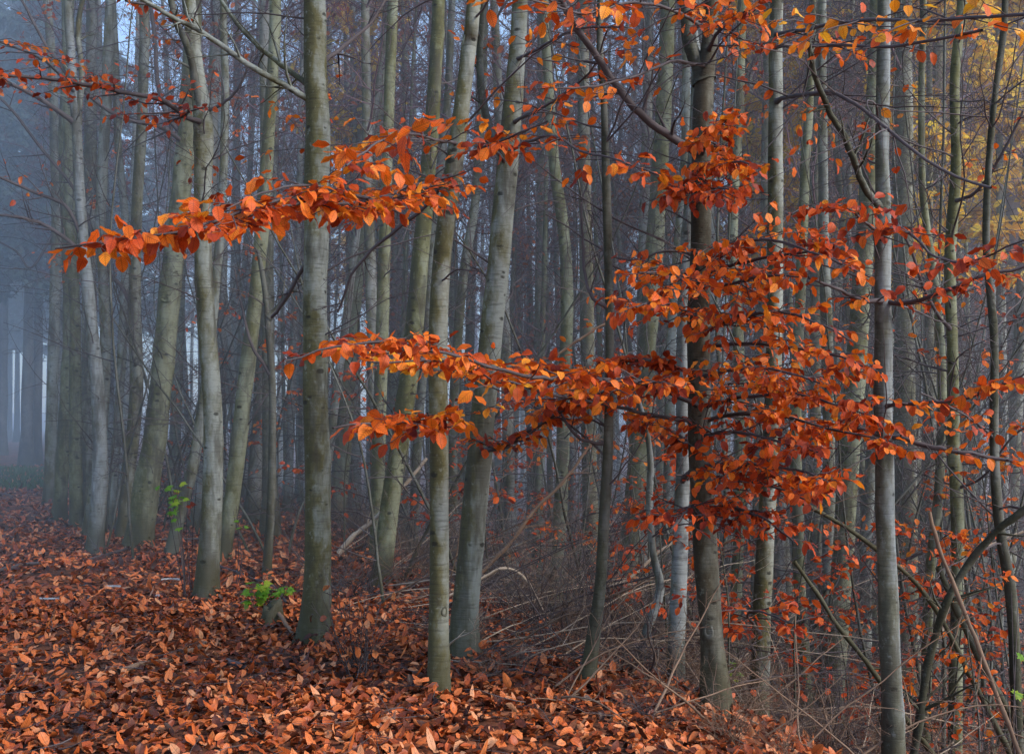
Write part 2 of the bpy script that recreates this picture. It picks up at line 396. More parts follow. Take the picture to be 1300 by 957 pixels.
HERO = []
def hero(label, pts, d=None, mat=None, top=12., nb=8, low=1.0, crown=True, leafp=.1, k=18, group=None, name='beech_tree', blen=(.5, 1.6), wood=None, cat='tree', ext=True, knots=0, flare=True):
    mat = mat or M_bark; wood = wood or M_twig
    bx, by, _ = pts[0]
    if d is None: d = on_ground(bx, by)
    path = [list(W(p[0], p[1], d + (p[3] if len(p) > 3 else 0))) + [p[2] / 2 / F * d] for p in pts]
    path = np.array(path)
    g = float(hgt(path[0][0], path[0][1]))
    base = np.array([path[0][0], path[0][1], g])
    b = path[0].copy(); b[2] = g - .12
    dirb = path[1][:3] - path[0][:3]
    if path[0][2] > g - .05:
        kx = (path[0][2] - (g - .12)) / max(dirb[2], .01); b[0] -= dirb[0] * min(kx, 1) * .6; b[1] -= dirb[1] * min(kx, 1) * .6
        path = np.vstack([b, path])
    else: path[0] = b
    if ext:
        q = path[-1].copy(); dr = nrm(path[-1][:3] - path[-3][:3] if len(path) > 2 else dirb); dr = nrm(dr * .7 + np.array([0, 0, .5]))
        r0 = q[3]; H = max(top - (q[2] - g), 1.5)
        for i in range(1, 5):
            dr = nrm(dr + rng.normal(0, .05, 3) * [1, 1, 0]); q = q.copy(); q[:3] += dr * H / 4; q[3] = r0 * (1 - .21 * i); path = np.vstack([path, q])
    L = np.linalg.norm(np.diff(path[:, :3], axis=0), axis=1).sum()
    S = smooth_path(path, max(int(L * 11), 24))
    P3, R = S[:, :3], np.maximum(S[:, 3], .003)
    t = empty(name, base)
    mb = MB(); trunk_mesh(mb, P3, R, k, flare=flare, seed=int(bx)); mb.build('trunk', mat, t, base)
    tag(t, label, cat, group)
    vis = CAMZ + 540 / F * d + .3
    zs = P3[:, 2]
    # thin shoots on the visible stem
    nbr = int(nb * 1.6)
    for i in range(nbr):
        z = rng.uniform(g + low, min(vis, g + top * .9)); j = int(np.argmin(np.abs(zs - z)))
        a = rng.uniform(0, 2 * math.pi); D = np.array([[math.cos(a), math.sin(a), rng.uniform(.05, .9)]])
        Lb = rng.uniform(*blen); rr = min(R[j] * .30, .0035 + Lb * .0034)
        bp, br = grow(P3[j][None], D, np.array([Lb]), [rr], .0015, 12, .12, (0, 0, rng.uniform(-.03, .05)))
        lf = rng.random() < leafp
        dress(t, bp[0], br[0], .55 if lf else 0, int(3 + Lb * 4), 2, 2, (.055, .08), .38, .35, M_leaf, wood, base=base, flat=.45, k=5)
    if crown and ext:
        cz = [j for j in range(len(zs)) if zs[j] > vis]
        if cz:
            n = 14; js = rng.choice(cz, n); a = rng.uniform(0, 6.28, n)
            bp, br = grow(P3[js], np.stack([np.cos(a), np.sin(a), rng.uniform(.5, 1.3, n)], -1), rng.uniform(1, 2.6, n), R[js] * .4, .003, 8, .12, (0, 0, .04))
            c1, r1 = kids(bp, br, 7, .4, .002, .2); c2, r2 = kids(c1, r1, 4, .5, .0015, .2)
            mb = MB(); tubes(mb, bp, br, 5); tubes(mb, c1, r1, 4); tubes(mb, c2, r2, 3); mb.build('crown', wood, t, base)
    h = dict(t=t, P=P3, R=R, d=d, base=base, wood=wood); HERO.append(h); return h
def limb(h, pts, w0, w1, leaf=0., m1=8, m2=3, nleaf=3, ls=(.07, .10), side=.28, droop=.3, mat=None, wood=None, flat=.9, snap=True, k=7):
    """a limb drawn from where it leaves the stem; third value = metres nearer (-) or farther (+) than the stem"""
    n = max(14, len(pts) * 5)
    p = px_path(pts, h['d'], n)
    if snap:
        j = int(np.argmin(np.abs(h['P'][:, 2] - p[0][2]))); off = h['P'][j] - p[0]
        w = np.linspace(1, 0, n)[:, None] ** 3; p = p + off * w
    p = p + np.cumsum(rng.normal(0, .0035, (n, 3)), axis=0)
    dd = h['d'] + np.mean([q[2] if len(q) > 2 else 0 for q in pts])
    tt = np.linspace(0, 1, n); R = (w0 * (1 - tt) + w1 * tt) / 2 / F * dd; R[0] *= 1.7; R[1] *= 1.25
    return dress(h['t'], p, R, leaf, m1, m2, nleaf, ls, side, droop, mat or M_leaf, wood or M_twig, base=h['base'], flat=flat, k=k)

exec_heroes = True
#HEROES#
g_left = None
a_ = hero('thin grey beech at the left edge of the cluster beside the open path', [(62, 640, 14), (66, 520, 14), (69, 400, 13), (72, 290, 13), (70, 200, 12), (66, 90, 11), (60, 0, 10)], nb=7)
b_ = hero('olive green beech second in the tight cluster beside the path', [(75, 660, 17), (82, 540, 16), (88, 420, 16), (86, 310, 15), (82, 180, 15), (86, 80, 13), (88, 0, 13)], mat=M_bark_olive, nb=7)
c_ = hero('straight olive beech close behind the pale forked stem at the path', [(97, 668, 16), (96, 560, 16), (95, 400, 14), (90, 300, 14), (86, 150, 12), (84, 0, 11)], mat=M_bark_olive, nb=6)
d_ = hero('pale grey spotted beech curving left above the leafy bank', [(120, 706, 21), (127, 600, 19), (124, 500, 17), (115, 400, 15), (107, 320, 14), (101, 240, 13), (97, 160, 12), (90, 70, 11), (86, 0, 10)], mat=M_bark_pale, nb=12)
e_ = hero('slim grey beech leaning slightly right behind the pale curved stem', [(108, 685, 12), (128, 560, 13), (134, 430, 13), (128, 310, 12), (130, 220, 13), (136, 110, 13), (140, 0, 12)], nb=9)
f_ = hero('grey beech with a dark side wound low on its trunk', [(155, 684, 17), (163, 600, 17), (173, 500, 17), (171, 370, 15), (174, 260, 14), (180, 160, 13), (183, 70, 13), (184, 0, 12)], nb=9)
f2 = hero('thin grey stem between the wounded beech and the big bulging trunk', [(140, 672, 11), (148, 560, 11), (156, 420, 11), (160, 300, 10), (150, 180, 9), (146, 60, 9), (143, 0, 8)], nb=7)
g_ = hero('thick bulging beech with a round knot and a swollen curved foot', [(176, 694, 34), (183, 640, 33), (196, 560, 29), (206, 470, 28), (214, 390, 27), (222, 310, 26), (231, 230, 25), (240, 150, 26), (244, 70, 22), (246, 0, 20)], nb=9, mat=M_bark_olive)
i_ = hero('thin beech leaning right between the bulging trunk and the forked beech', [(216, 706, 15), (232, 640, 15), (247, 580, 14), (262, 480, 13), (272, 380, 12), (282, 260, 11), (286, 120, 10), (284, 0, 9)], nb=8)
h_ = hero('grey beech on the leafy bank that forks high up into dark limbs', [(262, 763, 29), (266, 690, 27), (271, 600, 25), (270, 530, 24), (264, 430, 23), (258, 330, 22), (257, 240, 22), (259, 160, 24), (248, 80, 18), (240, 0, 17)], nb=9, low=1.8)
j_ = hero('olive beech leaning right behind the dark mossy sapling', [(281, 716, 20), (296, 620, 20), (310, 500, 20), (323, 390, 18), (334, 270, 17), (343, 140, 15), (349, 0, 14)], mat=M_bark_olive, nb=9)
k_ = hero('dark mossy crooked sapling that forks beside the thickest trunk', [(338, 738, 11), (343, 660, 11), (346, 560, 10), (345, 480, 9), (340, 410, 8), (335, 360, 7), (328, 320, 5)], mat=M_bark_dark, nb=3, crown=False, ext=False, k=12, name='sapling', cat='sapling')
l_ = hero('thickest smooth grey beech with two bare limbs reaching left', [(401, 816, 40), (402, 760, 35), (404, 640, 33), (401, 520, 32), (400, 400, 31), (402, 270, 31), (403, 160, 32), (400, 70, 28), (399, 0, 27)], nb=5, low=2.2, top=14)
o_ = hero('olive beech leaning right just behind the thickest trunk', [(428, 668, 20), (438, 540, 20), (444, 430, 20), (458, 320, 19), (474, 210, 17), (486, 100, 15), (494, 0, 14)], mat=M_bark_olive, nb=9)
n_ = hero('slim upright olive beech between two leaning olive trunks', [(478, 715, 17), (480, 600, 17), (484, 460, 17), (488, 320, 15), (493, 170, 14), (499, 0, 13)], mat=M_bark_olive, nb=8)
m_ = hero('olive beech leaning right in front of the hazy gap', [(482, 745, 24), (493, 660, 24), (508, 560, 24), (522, 450, 24), (533, 340, 22), (543, 220, 20), (552, 100, 17), (557, 0, 16)], mat=M_bark_olive, nb=9)
p_ = hero('front grey beech with a knot low down and a curved upper stem', [(558, 884, 27), (557, 800, 26), (558, 700, 25), (557, 560, 24), (556, 440, 24), (560, 340, 23), (568, 270, 23), (578, 200, 23), (588, 120, 20), (597, 50, 19), (602, 0, 18)], nb=5, low=2.2)
q_ = hero('thick beech leaning right that forks near the top', [(588, 838, 38), (592, 770, 34), (600, 680, 32), (608, 580, 31), (618, 480, 30), (628, 380, 29), (638, 280, 28), (646, 190, 26), (654, 90, 22), (661, 0, 20)], nb=6, low=2.2)
r_ = hero('slender dark stem that bends left at its foot', [(744, 878, 19), (753, 810, 17), (762, 740, 15), (768, 640, 14), (773, 540, 12), (774, 420, 11), (771, 280, 11), (767, 140, 9), (762, 0, 8)], mat=M_bark_dark, nb=9, k=14)
s_ = hero('grey green beech standing back behind the slender dark stem', [(790, 770, 26), (803, 660, 26), (814, 540, 25), (823, 420, 24), (832, 300, 22), (840, 180, 21), (846, 60, 19), (848, 0, 18)], d=13.2, mat=M_bark_olive, nb=8)
t_ = hero('pale silvery stem crossing behind the dark forked front trunk', [(856, 888, 22), (860, 780, 21), (864, 680, 20), (868, 570, 19), (868, 440, 19), (872, 320, 17), (880, 200, 14), (884, 80, 12), (880, 0, 10)], d=8.0, mat=M_bark_pale, nb=5)
u_ = hero('dark front beech carrying most of the copper leaf sprays', [(908, 866, 34), (902, 790, 30), (895, 690, 30), (889, 570, 30), (887, 450, 29), (889, 330, 27), (891, 220, 26), (893, 120, 25), (901, 50, 20), (904, 0, 19)], nb=5, low=1.5, mat=M_bark_front, d=7.1)
v_ = hero('olive grey beech just right of the dark front trunk', [(963, 890, 24), (966, 800, 23), (972, 680, 22), (979, 560, 21), (983, 430, 20), (984, 290, 20), (985, 150, 18), (986, 0, 16)], d=8.6, nb=6)
w_ = hero('straight bluish grey beech standing alone at the right', [(1133, 900, 27), (1129, 800, 25), (1125, 690, 24), (1122, 560, 23), (1121, 430, 22), (1121, 300, 19), (1120, 150, 17), (1122, 0, 16)], d=6.9, mat=M_bark_pale, nb=8)
x_ = hero('broad olive beech leaning right behind the leaf sprays', [(1058, 870, 27), (1066, 760, 27), (1074, 640, 26), (1084, 500, 26), (1095, 350, 24), (1106, 190, 21), (1112, 60, 19), (1114, 0, 18)], d=11.8, mat=M_bark_olive, nb=9)
y_ = hero('thin olive stem left of the broad leaning beech', [(1022, 850, 15), (1015, 740, 15), (1012, 640, 15), (1010, 520, 14), (1016, 380, 13), (1022, 220, 12), (1030, 80, 10), (1032, 0, 9)], d=11.5, mat=M_bark_olive, nb=8)
y2 = hero('slim grey stem close to the leaf mass beside the broad beech', [(1046, 860, 16), (1052, 700, 16), (1052, 560, 15), (1050, 430, 15), (1046, 300, 13), (1044, 150, 12), (1044, 0, 11)], d=12.4, nb=8)
z_ = hero('kinked grey beech among the tangled twigs at the far right', [(1213, 870, 17), (1216, 760, 16), (1215, 640, 16), (1210, 540, 15), (1209, 440, 14), (1206, 330, 14), (1214, 210, 13), (1212, 100, 12), (1222, 0, 12)], d=9.8, nb=14, blen=(.8, 2.2), mat=M_bark_olive)
z2 = hero('thin mossy stem between the lone grey beech and the kinked one', [(1176, 860, 13), (1180, 740, 13), (1192, 620, 12), (1196, 500, 11), (1190, 380, 10), (1172, 250, 9), (1170, 120, 8), (1172, 0, 8)], d=10.6, nb=12, blen=(.8, 2), mat=M_bark_olive)
z3 = hero('dark slim stem against the pinkish pine at the right edge', [(1290, 880, 14), (1284, 760, 14), (1268, 660, 13), (1262, 560, 11), (1262, 430, 10), (1252, 300, 9), (1260, 150, 8), (1276, 0, 8)], d=8.8, nb=12, blen=(.8, 2), mat=M_bark_dark)
z4 = hero('pinkish barked pine trunk at the right edge', [(1296, 740, 22), (1294, 600, 22), (1290, 450, 21), (1288, 300, 20), (1287, 150, 19), (1286, 0, 18)], d=19, nb=3, mat=M_bark_pine, name='pine_tree', top=18)
z5 = hero('grey trunk straight behind the lone bluish beech', [(1098, 800, 16), (1101, 650, 15), (1118, 480, 15), (1140, 380, 14), (1140, 200, 14), (1142, 0, 13)], d=14.5, nb=7)
z6 = hero('pale birch like trunk glimpsed behind the leaf mass', [(1028, 790, 13), (1033, 640, 13), (1034, 500, 12), (1034, 380, 12), (1030, 200, 11), (1026, 0, 10)], d=16.5, nb=4, mat=M_bark_pale)
aa = hero('crooked pale stem rising beside the slender dark stem', [(812, 888, 13), (818, 810, 11), (838, 750, 11), (829, 700, 9), (824, 640, 9), (826, 590, 8), (820, 540, 6), (808, 500, 5)], d=8.2, nb=6, mat=M_bark_pale, crown=False, ext=False, name='sapling', cat='sapling', k=12)
bb = hero('dark green stem partly hidden by the twigs right of the leaning fork', [(704, 770, 17), (712, 640, 17), (716, 520, 16), (720, 400, 16), (716, 300, 15), (704, 380 - 170, 14), (696, 100, 12), (690, 0, 12)], d=13.0, nb=9, mat=M_bark_olive)
cc = hero('young grey beech in the gap right of the front knotted trunk', [(576, 720, 13), (574, 600, 13), (578, 470, 12), (590, 340, 12), (604, 250, 11), (612, 120, 10), (616, 0, 9)], d=14, nb=9)
ff = hero('faint leaning grey stem close behind the knotted front trunk', [(524, 700, 12), (530, 560, 12), (540, 430, 11), (548, 300, 11), (566, 150, 10), (574, 0, 9)], d=15.5, nb=8)
dd_ = hero('grey beech rising from the brushwood left of the silvery stem', [(842, 800, 14), (846, 690, 14), (850, 560, 13), (852, 430, 13), (862, 300, 12), (870, 180, 11), (872, 0, 10)], d=12.6, nb=8)
ee = hero('slim olive beech between the dark front trunk and its olive neighbour', [(930, 840, 15), (936, 720, 15), (940, 600, 14), (938, 450, 14), (930, 300, 13), (938, 150, 12), (942, 0, 11)], d=12.2, nb=8, mat=M_bark_olive)

# limbs of the front trees
limb(l_, [(392, 132), (360, 112, -.1), (320, 86, -.2), (270, 50, -.3), (220, 22, -.4), (160, -10, -.5)], 9, 5, 0, 9, 3, side=.3, flat=.3, wood=M_bark)
limb(l_, [(392, 110), (370, 92, .2), (330, 62, .4), (292, 22, .6), (270, -20, .8)], 8, 5, 0, 7, 3, side=.3, flat=.3, wood=M_bark)
limb(l_, [(412, 90), (440, 60, .3), (470, 30, .5), (500, -20, .7)], 7, 3, 0, 7, 3, side=.3, flat=.3)
limb(l_, [(398, 325), (380, 345, .2), (352, 392, .4), (342, 400, .5)], 6, 4, 0, 5, 3, side=.3, flat=.3)
limb(k_, [(345, 405), (368, 372), (384, 340, -.1), (402, 318, -.2)], 8, 3, 0, 5, 3, side=.35, flat=.3, wood=M_bark_dark)
limb(k_, [(346, 470), (325, 440), (312, 400, .1), (300, 340, .2)], 5, 2, 0, 5, 3, side=.3, flat=.3)
limb(h_, [(257, 155), (236, 148, -.3), (205, 128, -.6), (160, 118, -.9), (100, 106, -1.2), (40, 98, -1.5), (-20, 92, -1.8)], 8, 3, .85, 20, 3, 2, (.06, .085), .22, mat=M_leaf_red)
limb(h_, [(258, 160), (246, 100, -.1), (236, 60, -.2), (222, 20, -.2), (215, -20, -.2)], 11, 8, 0, 6, 3, side=.3, flat=.3, wood=M_bark_dark)
limb(h_, [(260, 150), (285, 132, -.1), (304, 108, -.2), (322, 70, -.3)], 5, 2, .15, 6, 3, 2, side=.4, flat=.3)
limb(h_, [(243, 60), (225, 30, -.2), (200, 10, -.4), (160, -2, -.6)], 5, 3, .5, 8, 2, 2, (.06, .08), .3)
limb(d_, [(94, 120), (70, 90, -1), (40, 70, -2), (0, 55, -3), (-30, 50, -4)], 4, 2, .8, 14, 3, 2, (.06, .08), .3, .4, M_leaf)
limb(g_, [(228, 190), (200, 165, -.3), (150, 150, -.5), (100, 110, -.7), (60, 60, -.8), (20, -10, -.9)], 6, 3, .05, 9, 3, 2, side=.35, flat=.3)
limb(g_, [(222, 178), (205, 150, -.1), (198, 110, -.1), (197, 50, -.1), (190, -10, -.1)], 6, 5, 0, 6, 3, side=.35, flat=.3)
limb(d_, [(95, 152), (60, 130, -.2), (30, 115, -.3), (0, 103, -.4), (-40, 90, -.4)], 7, 4, .7, 14, 2, 2, (.05, .07), .3)
limb(d_, [(107, 320), (80, 296, -.1), (50, 280, -.1), (20, 274, -.2), (-30, 272, -.2)], 6, 3, 0, 9, 3, side=.35, flat=.3)
limb(d_, [(106, 300), (86, 262, -.1), (50, 245, -.1), (0, 225, -.2), (-40, 200, -.2)], 5, 3, .2, 9, 3, 2, side=.35, flat=.3)
limb(d_, [(98, 156), (103, 100, 0), (98, 40, .1), (110, -20, .1)], 8, 6, 0, 6, 3, side=.3, flat=.3, wood=M_bark)
limb(e_, [(130, 330), (100, 250), (60, 200), (20, 150), (-10, 120)], 5, 3, .05, 9, 3, side=.35, flat=.3)
limb(f_, [(172, 400), (160, 370), (140, 345), (120, 310), (100, 240)], 6, 3, 0, 8, 3, side=.3, flat=.3)
limb(a_, [(72, 290), (40, 340, -.2), (20, 320, -.2), (-20, 300, -.3)], 4, 2, .1, 8, 3, side=.35, flat=.3)

# upper copper spray: starts on the curved front beech, comes toward the viewer and reaches far left
limb(p_, [(574, 214), (530, 226, -.5), (480, 246, -1.0), (430, 262, -1.5), (370, 258, -2.0), (310, 272, -2.4), (240, 296, -2.6), (160, 308, -2.7), (62, 320, -2.7)], 9, 2, .95, 36, 3, 2, (.050, .076), .10, .35, M_leaf)
limb(p_, [(574, 218), (510, 240, -.8), (450, 262, -1.4), (380, 262, -1.9), (310, 276, -2.3), (250, 292, -2.6), (190, 302, -2.6), (120, 312, -2.7)], 6, 2, .9, 30, 2, 3, (.05, .073), .075, .35, M_leaf)
limb(p_, [(574, 224), (520, 250, -.8), (470, 262, -1.3), (420, 250, -1.7), (372, 246, -2.1), (330, 256, -2.3), (290, 276, -2.5)], 6, 2, .9, 24, 3, 2, (.05, .074), .13, .35, M_leaf)
limb(p_, [(580, 190), (550, 178, -.6), (520, 172, -1.1), (480, 182, -1.5), (440, 208, -1.9)], 5, 2, .8, 14, 3, 2, (.065, .095), .20, .35, M_leaf)
limb(p_, [(575, 210), (545, 260, .1), (505, 290, .2), (455, 335, .3), (430, 400, .4)], 6, 3, 0, 6, 3, side=.3, flat=.3)
# middle sprays: from the dark front trunk far to the left
limb(u_, [(888, 520), (850, 505, -.4), (800, 492, -.9), (740, 492, -1.3), (680, 490, -1.7), (620, 478, -2.0), (560, 462, -2.3), (500, 448, -2.5), (430, 452, -2.7), (366, 468, -2.8)], 9, 2, .9, 42, 3, 2, (.050, .074), .10, .3, M_leaf)
limb(u_, [(888, 535), (840, 530, -.2), (780, 515, -.5), (720, 505, -.9), (660, 490, -1.2), (600, 470, -1.5), (550, 468, -1.8), (480, 470, -2.0)], 6, 2, .9, 24, 3, 2, (.05, .075), .12, .3, M_leaf)
limb(u_, [(888, 480), (850, 462, -.1), (800, 458, -.2), (740, 480, -.3), (690, 470, -.3), (650, 500, -.3)], 6, 2, .85, 22, 4, 3, (.055, .08), .16, .3, M_leaf_red)
limb(q_, [(611, 568), (640, 562, -.4), (680, 540, -.7), (720, 520, -1.0), (770, 500, -1.2), (830, 490, -1.3)], 9, 3, .8, 22, 4, 3, (.06, .085), .18, .3, M_leaf)
limb(p_, [(556, 550), (545, 540, -.5), (520, 532, -1.0), (480, 536, -1.5), (424, 542, -1.9)], 6, 2, .95, 16, 3, 3, (.06, .09), .16, .3, M_leaf)
limb(p_, [(556, 470), (580, 468, -.6), (610, 476, -1.0), (640, 492, -1.4)], 4, 2, .85, 8, 2, 3, (.06, .09), .25, .3, M_leaf_gold)
# golden-tipped leaves where the spray passes the knotted trunk
limb(p_, [(557, 455), (540, 450, -.8), (520, 446, -1.3), (490, 442, -1.8)], 4, 2, .9, 8, 2, 3, (.06, .09), .22, .25, M_leaf_gold)
limb(p_, [(557, 535), (560, 527, -.7), (545, 525, -1.2)], 3, 2, .9, 5, 2, 3, (.06, .085), .3, .25, M_leaf_gold)

# the copper mass at the right of the dark front trunk
mass = [
 ([(889, 330), (930, 312, -.4), (980, 305, -.8), (1040, 325, -1.1), (1100, 350, -1.3)], .20, M_leaf_red, 3),
 ([(889, 350), (940, 335, -.3), (1000, 322, -.6), (1060, 312, -.9)], .22, M_leaf_red, 3),
 ([(889, 370), (930, 360, -.5), (970, 350, -.9), (1020, 350, -1.2)], .22, M_leaf, 3),
 ([(889, 345), (860, 348, -.5), (835, 350, -.9), (805, 352, -1.2)], .26, M_leaf, 3),
 ([(889, 395), (865, 386, -.5), (840, 380, -.9), (812, 388, -1.3)], .22, M_leaf, 3),
 ([(888, 420), (930, 405, -.4), (990, 400, -.8), (1050, 420, -1.1), (1090, 440, -1.2)], .22, M_leaf_red, 3),
 ([(888, 450), (940, 440, -.3), (1000, 440, -.6), (1060, 450, -.9), (1100, 462, -1.2)], .22, M_leaf, 3),
 ([(888, 480), (930, 470, -.5), (980, 470, -.9), (1040, 490, -1.2)], .25, M_leaf, 3),
 ([(888, 510), (940, 500, -.3), (1000, 500, -.7), (1060, 510, -1.0), (1110, 525, -1.2)], .2, M_leaf, 4),
 ([(889, 540), (940, 525, -.2), (1000, 530, -.4), (1060, 545, -.7), (1130, 560, -.9)], .2, M_leaf, 4),
 ([(889, 560), (930, 550, -.4), (985, 560, -.8), (1040, 575, -1.1)], .25, M_leaf_red, 3),
 ([(890, 600), (930, 590, -.4), (980, 590, -.8), (1030, 600, -1.1), (1070, 622, -1.3)], .22, M_leaf, 4),
 ([(891, 630), (930, 610, -.3), (980, 620, -.7), (1020, 640, -1.0)], .25, M_leaf_red, 3),
 ([(892, 640), (930, 645, -.3), (970, 665, -.6), (1000, 690, -.8)], .25, M_leaf_red, 3),
 ([(892, 660), (880, 640, -.4), (870, 650, -.8), (855, 668, -1.0)], .35, M_leaf_red, 2),
 ([(889, 500), (920, 490, .3), (970, 480, .6), (1030, 480, .8), (1090, 470, .9)], .22, M_leaf_red, 3),
 ([(889, 580), (870, 560, .2), (840, 545, .3), (800, 540, .3)], .22, M_leaf, 3),
 ([(890, 190), (905, 170, -.4), (920, 155, -.8), (925, 148, -1.0)], .14, M_leaf, 3),
 ([(890, 215), (910, 200, -.4), (935, 200, -.8), (955, 205, -1.0)], .14, M_leaf, 2),
 ([(890, 250), (900, 240, -.4), (915, 238, -.8), (925, 240, -1.0)], .3, M_leaf_red, 2),
 ([(890, 235), (880, 238, -.4), (870, 240, -.8)], .3, M_leaf_red, 2),
 ([(892, 60), (915, 35, -.5), (940, 15, -1.0)], .3, M_leaf, 2),
]
for pts, sd, mt, nl in mass:
    limb(u_, pts, 6, 2, .72, 12 + nl * 2, 4, nl, (.045, .072), sd * 1.1, .5, M_leaf if len(pts) > 4 else mt, flat=.7)
limb(u_, [(878, 198), (845, 176, -.1), (800, 138, -.2), (765, 90, -.3), (735, 45, -.4), (705, -10, -.5)], 11, 8, .10, 8, 3, 2, side=.28, flat=.3, wood=M_twig)
limb(u_, [(888, 95), (876, 50), (872, 10), (862, -30)], 20, 14, 0, 4, 2, side=.3, flat=.3, wood=M_bark_dark)
limb(u_, [(888, 90), (850, 80, -.6), (790, 98, -.9), (740, 108, -1.1), (680, 108, -1.2)], 5, 2, .45, 12, 3, 2, (.06, .09), .28, .35)
limb(u_, [(880, 40), (850, 15, -.6), (800, 5, -1.2), (740, 20, -1.6), (660, 5, -1.9)], 6, 2, .55, 14, 3, 2, (.06, .09), .26, .35)
limb(u_, [(887, 350), (870, 325, .2), (846, 318, .2), (790, 325, .2), (730, 290, .3), (690, 270, .3)], 4, 2, 0, 8, 3, side=.3, flat=.3)
limb(q_, [(643, 215), (620, 165, .1), (610, 120, .1), (609, 60, .2), (612, -10, .2)], 11, 9, 0, 5, 3, side=.3, flat=.3, wood=M_bark_dark)
limb(q_, [(646, 190), (690, 170, -.8), (730, 190, -1.2), (780, 200, -1.5), (830, 220, -1.8)], 5, 2, .6, 14, 2, 2, (.06, .09), .22, .4)
limb(q_, [(640, 200), (610, 170, -.5), (600, 190, -1.0), (640, 175, -1.5), (700, 150, -1.8)], 5, 2, .6, 10, 3, 2, (.06, .09), .2, .4)
limb(q_, [(648, 160), (700, 130, -.6), (750, 90, -1.0), (770, 40, -1.3)], 5, 2, .35, 10, 3, 2, (.06, .09), .25, .4)
limb(q_, [(654, 80), (690, 60, -.6), (730, 40, -1.0), (790, 35, -1.4)], 5, 2, .5, 9, 3, 2, (.06, .09), .28, .4)
limb(v_, [(985, 130), (1010, 124, -.8), (1060, 118, -1.8), (1110, 150, -2.4), (1160, 190, -2.9), (1210, 222, -3.1), (1260, 240, -3.3)], 8, 3, .05, 10, 3, 2, side=.3, flat=.4)
limb(v_, [(986, 35), (1020, 38, -1.4), (1080, 30, -2.6), (1150, 34, -3.6), (1230, 30, -4.2), (1310, 25, -4.6)], 7, 3, .75, 16, 2, 2, (.06, .085), .12, .4, M_leaf_gold)
limb(v_, [(986, 60), (1030, 60, -1.4), (1090, 62, -2.6), (1160, 60, -3.4), (1250, 45, -3.9)], 6, 3, .5, 14, 2, 2, (.055, .08), .13, .4, M_leaf)
limb(v_, [(984, 300), (1000, 280, .2), (1030, 262, .3), (1060, 262, .3)], 4, 2, .3, 6, 2, 2, side=.3)
limb(w_, [(1117, 262), (1100, 235, -.1), (1085, 195, -.2), (1062, 145, -.2), (1042, 100, -.3), (1030, 45, -.3)], 10, 6, .04, 6, 3, 2, side=.28, flat=.3, wood=M_bark_dark)
limb(w_, [(1121, 384), (1160, 384, -.2), (1200, 370, -.4), (1250, 352, -.5), (1320, 335, -.6)], 7, 4, .45, 12, 3, 2, (.055, .08), .22, .4, M_leaf_red)
limb(w_, [(1121, 384), (1090, 378, -.2), (1060, 362, -.4), (1030, 350, -.5)], 7, 3, .3, 7, 3, 2, (.055, .08), .3, .4)
limb(w_, [(1121, 290), (1150, 292, -.4), (1190, 322, -.8), (1240, 328, -1.1), (1310, 300, -1.4)], 5, 2, .75, 16, 3, 2, (.055, .08), .2, .4, M_leaf_red)
limb(w_, [(1121, 300), (1095, 275, -.5), (1070, 258, -.8), (1040, 262, -1.0)], 5, 2, .8, 9, 3, 2, (.055, .08), .3, .4, M_leaf_red)
limb(w_, [(1123, 556), (1150, 560, -.1), (1190, 572, -.2), (1240, 582, -.3), (1320, 592, -.4)], 7, 4, .35, 12, 3, 2, (.055, .08), .2, .4)
limb(w_, [(1123, 520), (1160, 512, -.3), (1210, 508, -.6), (1260, 495, -.8), (1320, 470, -1.0)], 6, 2, .6, 14, 3, 2, (.055, .08), .22, .4)
limb(w_, [(1123, 556), (1100, 545, 0), (1060, 540, 0), (1000, 538, .1)], 6, 3, .5, 9, 3, 2, (.055, .08), .22, .4)
limb(z_, [(1209, 250), (1240, 240, -.3), (1270, 200, -.5), (1300, 140, -.6)], 5, 3, .1, 9, 3, 2, side=.35, flat=.4)
limb(z_, [(1208, 420), (1180, 380, -.3), (1150, 300, -.5), (1110, 240, -.6), (1080, 160, -.7)], 5, 2, .1, 9, 3, 2, side=.35, flat=.4)
limb(z_, [(1215, 620), (1250, 600, -.3), (1280, 560, -.5), (1310, 540, -.7)], 4, 2, .5, 8, 3, 2, side=.3, flat=.6)
limb(z3, [(1262, 560), (1240, 540, -.2), (1210, 520, -.4), (1170, 500, -.5)], 4, 2, .5, 8, 3, 2, side=.3, flat=.6)
limb(v_, [(966, 800), (950, 780, -.6), (965, 775, -1.1), (1010, 790, -1.5)], 5, 2, .85, 9, 3, 3, (.06, .085), .35, .4, M_leaf_red)
limb(x_, [(1070, 700), (1100, 690, -.4), (1150, 710, -.8), (1190, 690, -1.0)], 5, 2, .4, 9, 3, 2, side=.25, flat=.5)
limb(r_, [(773, 560), (740, 560), (715, 530, .1), (700, 490, .1)], 5, 2, .1, 8, 3, 2, side=.3, flat=.4)
limb(r_, [(774, 400), (750, 380), (738, 330, .1), (736, 270, .1), (748, 210, .1)], 5, 2, 0, 6, 3, 2, side=.25, flat=.3)
limb(t_, [(862, 610), (875, 600, -.2), (888, 590, -.4)], 8, 5, 0, 3, 2, side=.3)

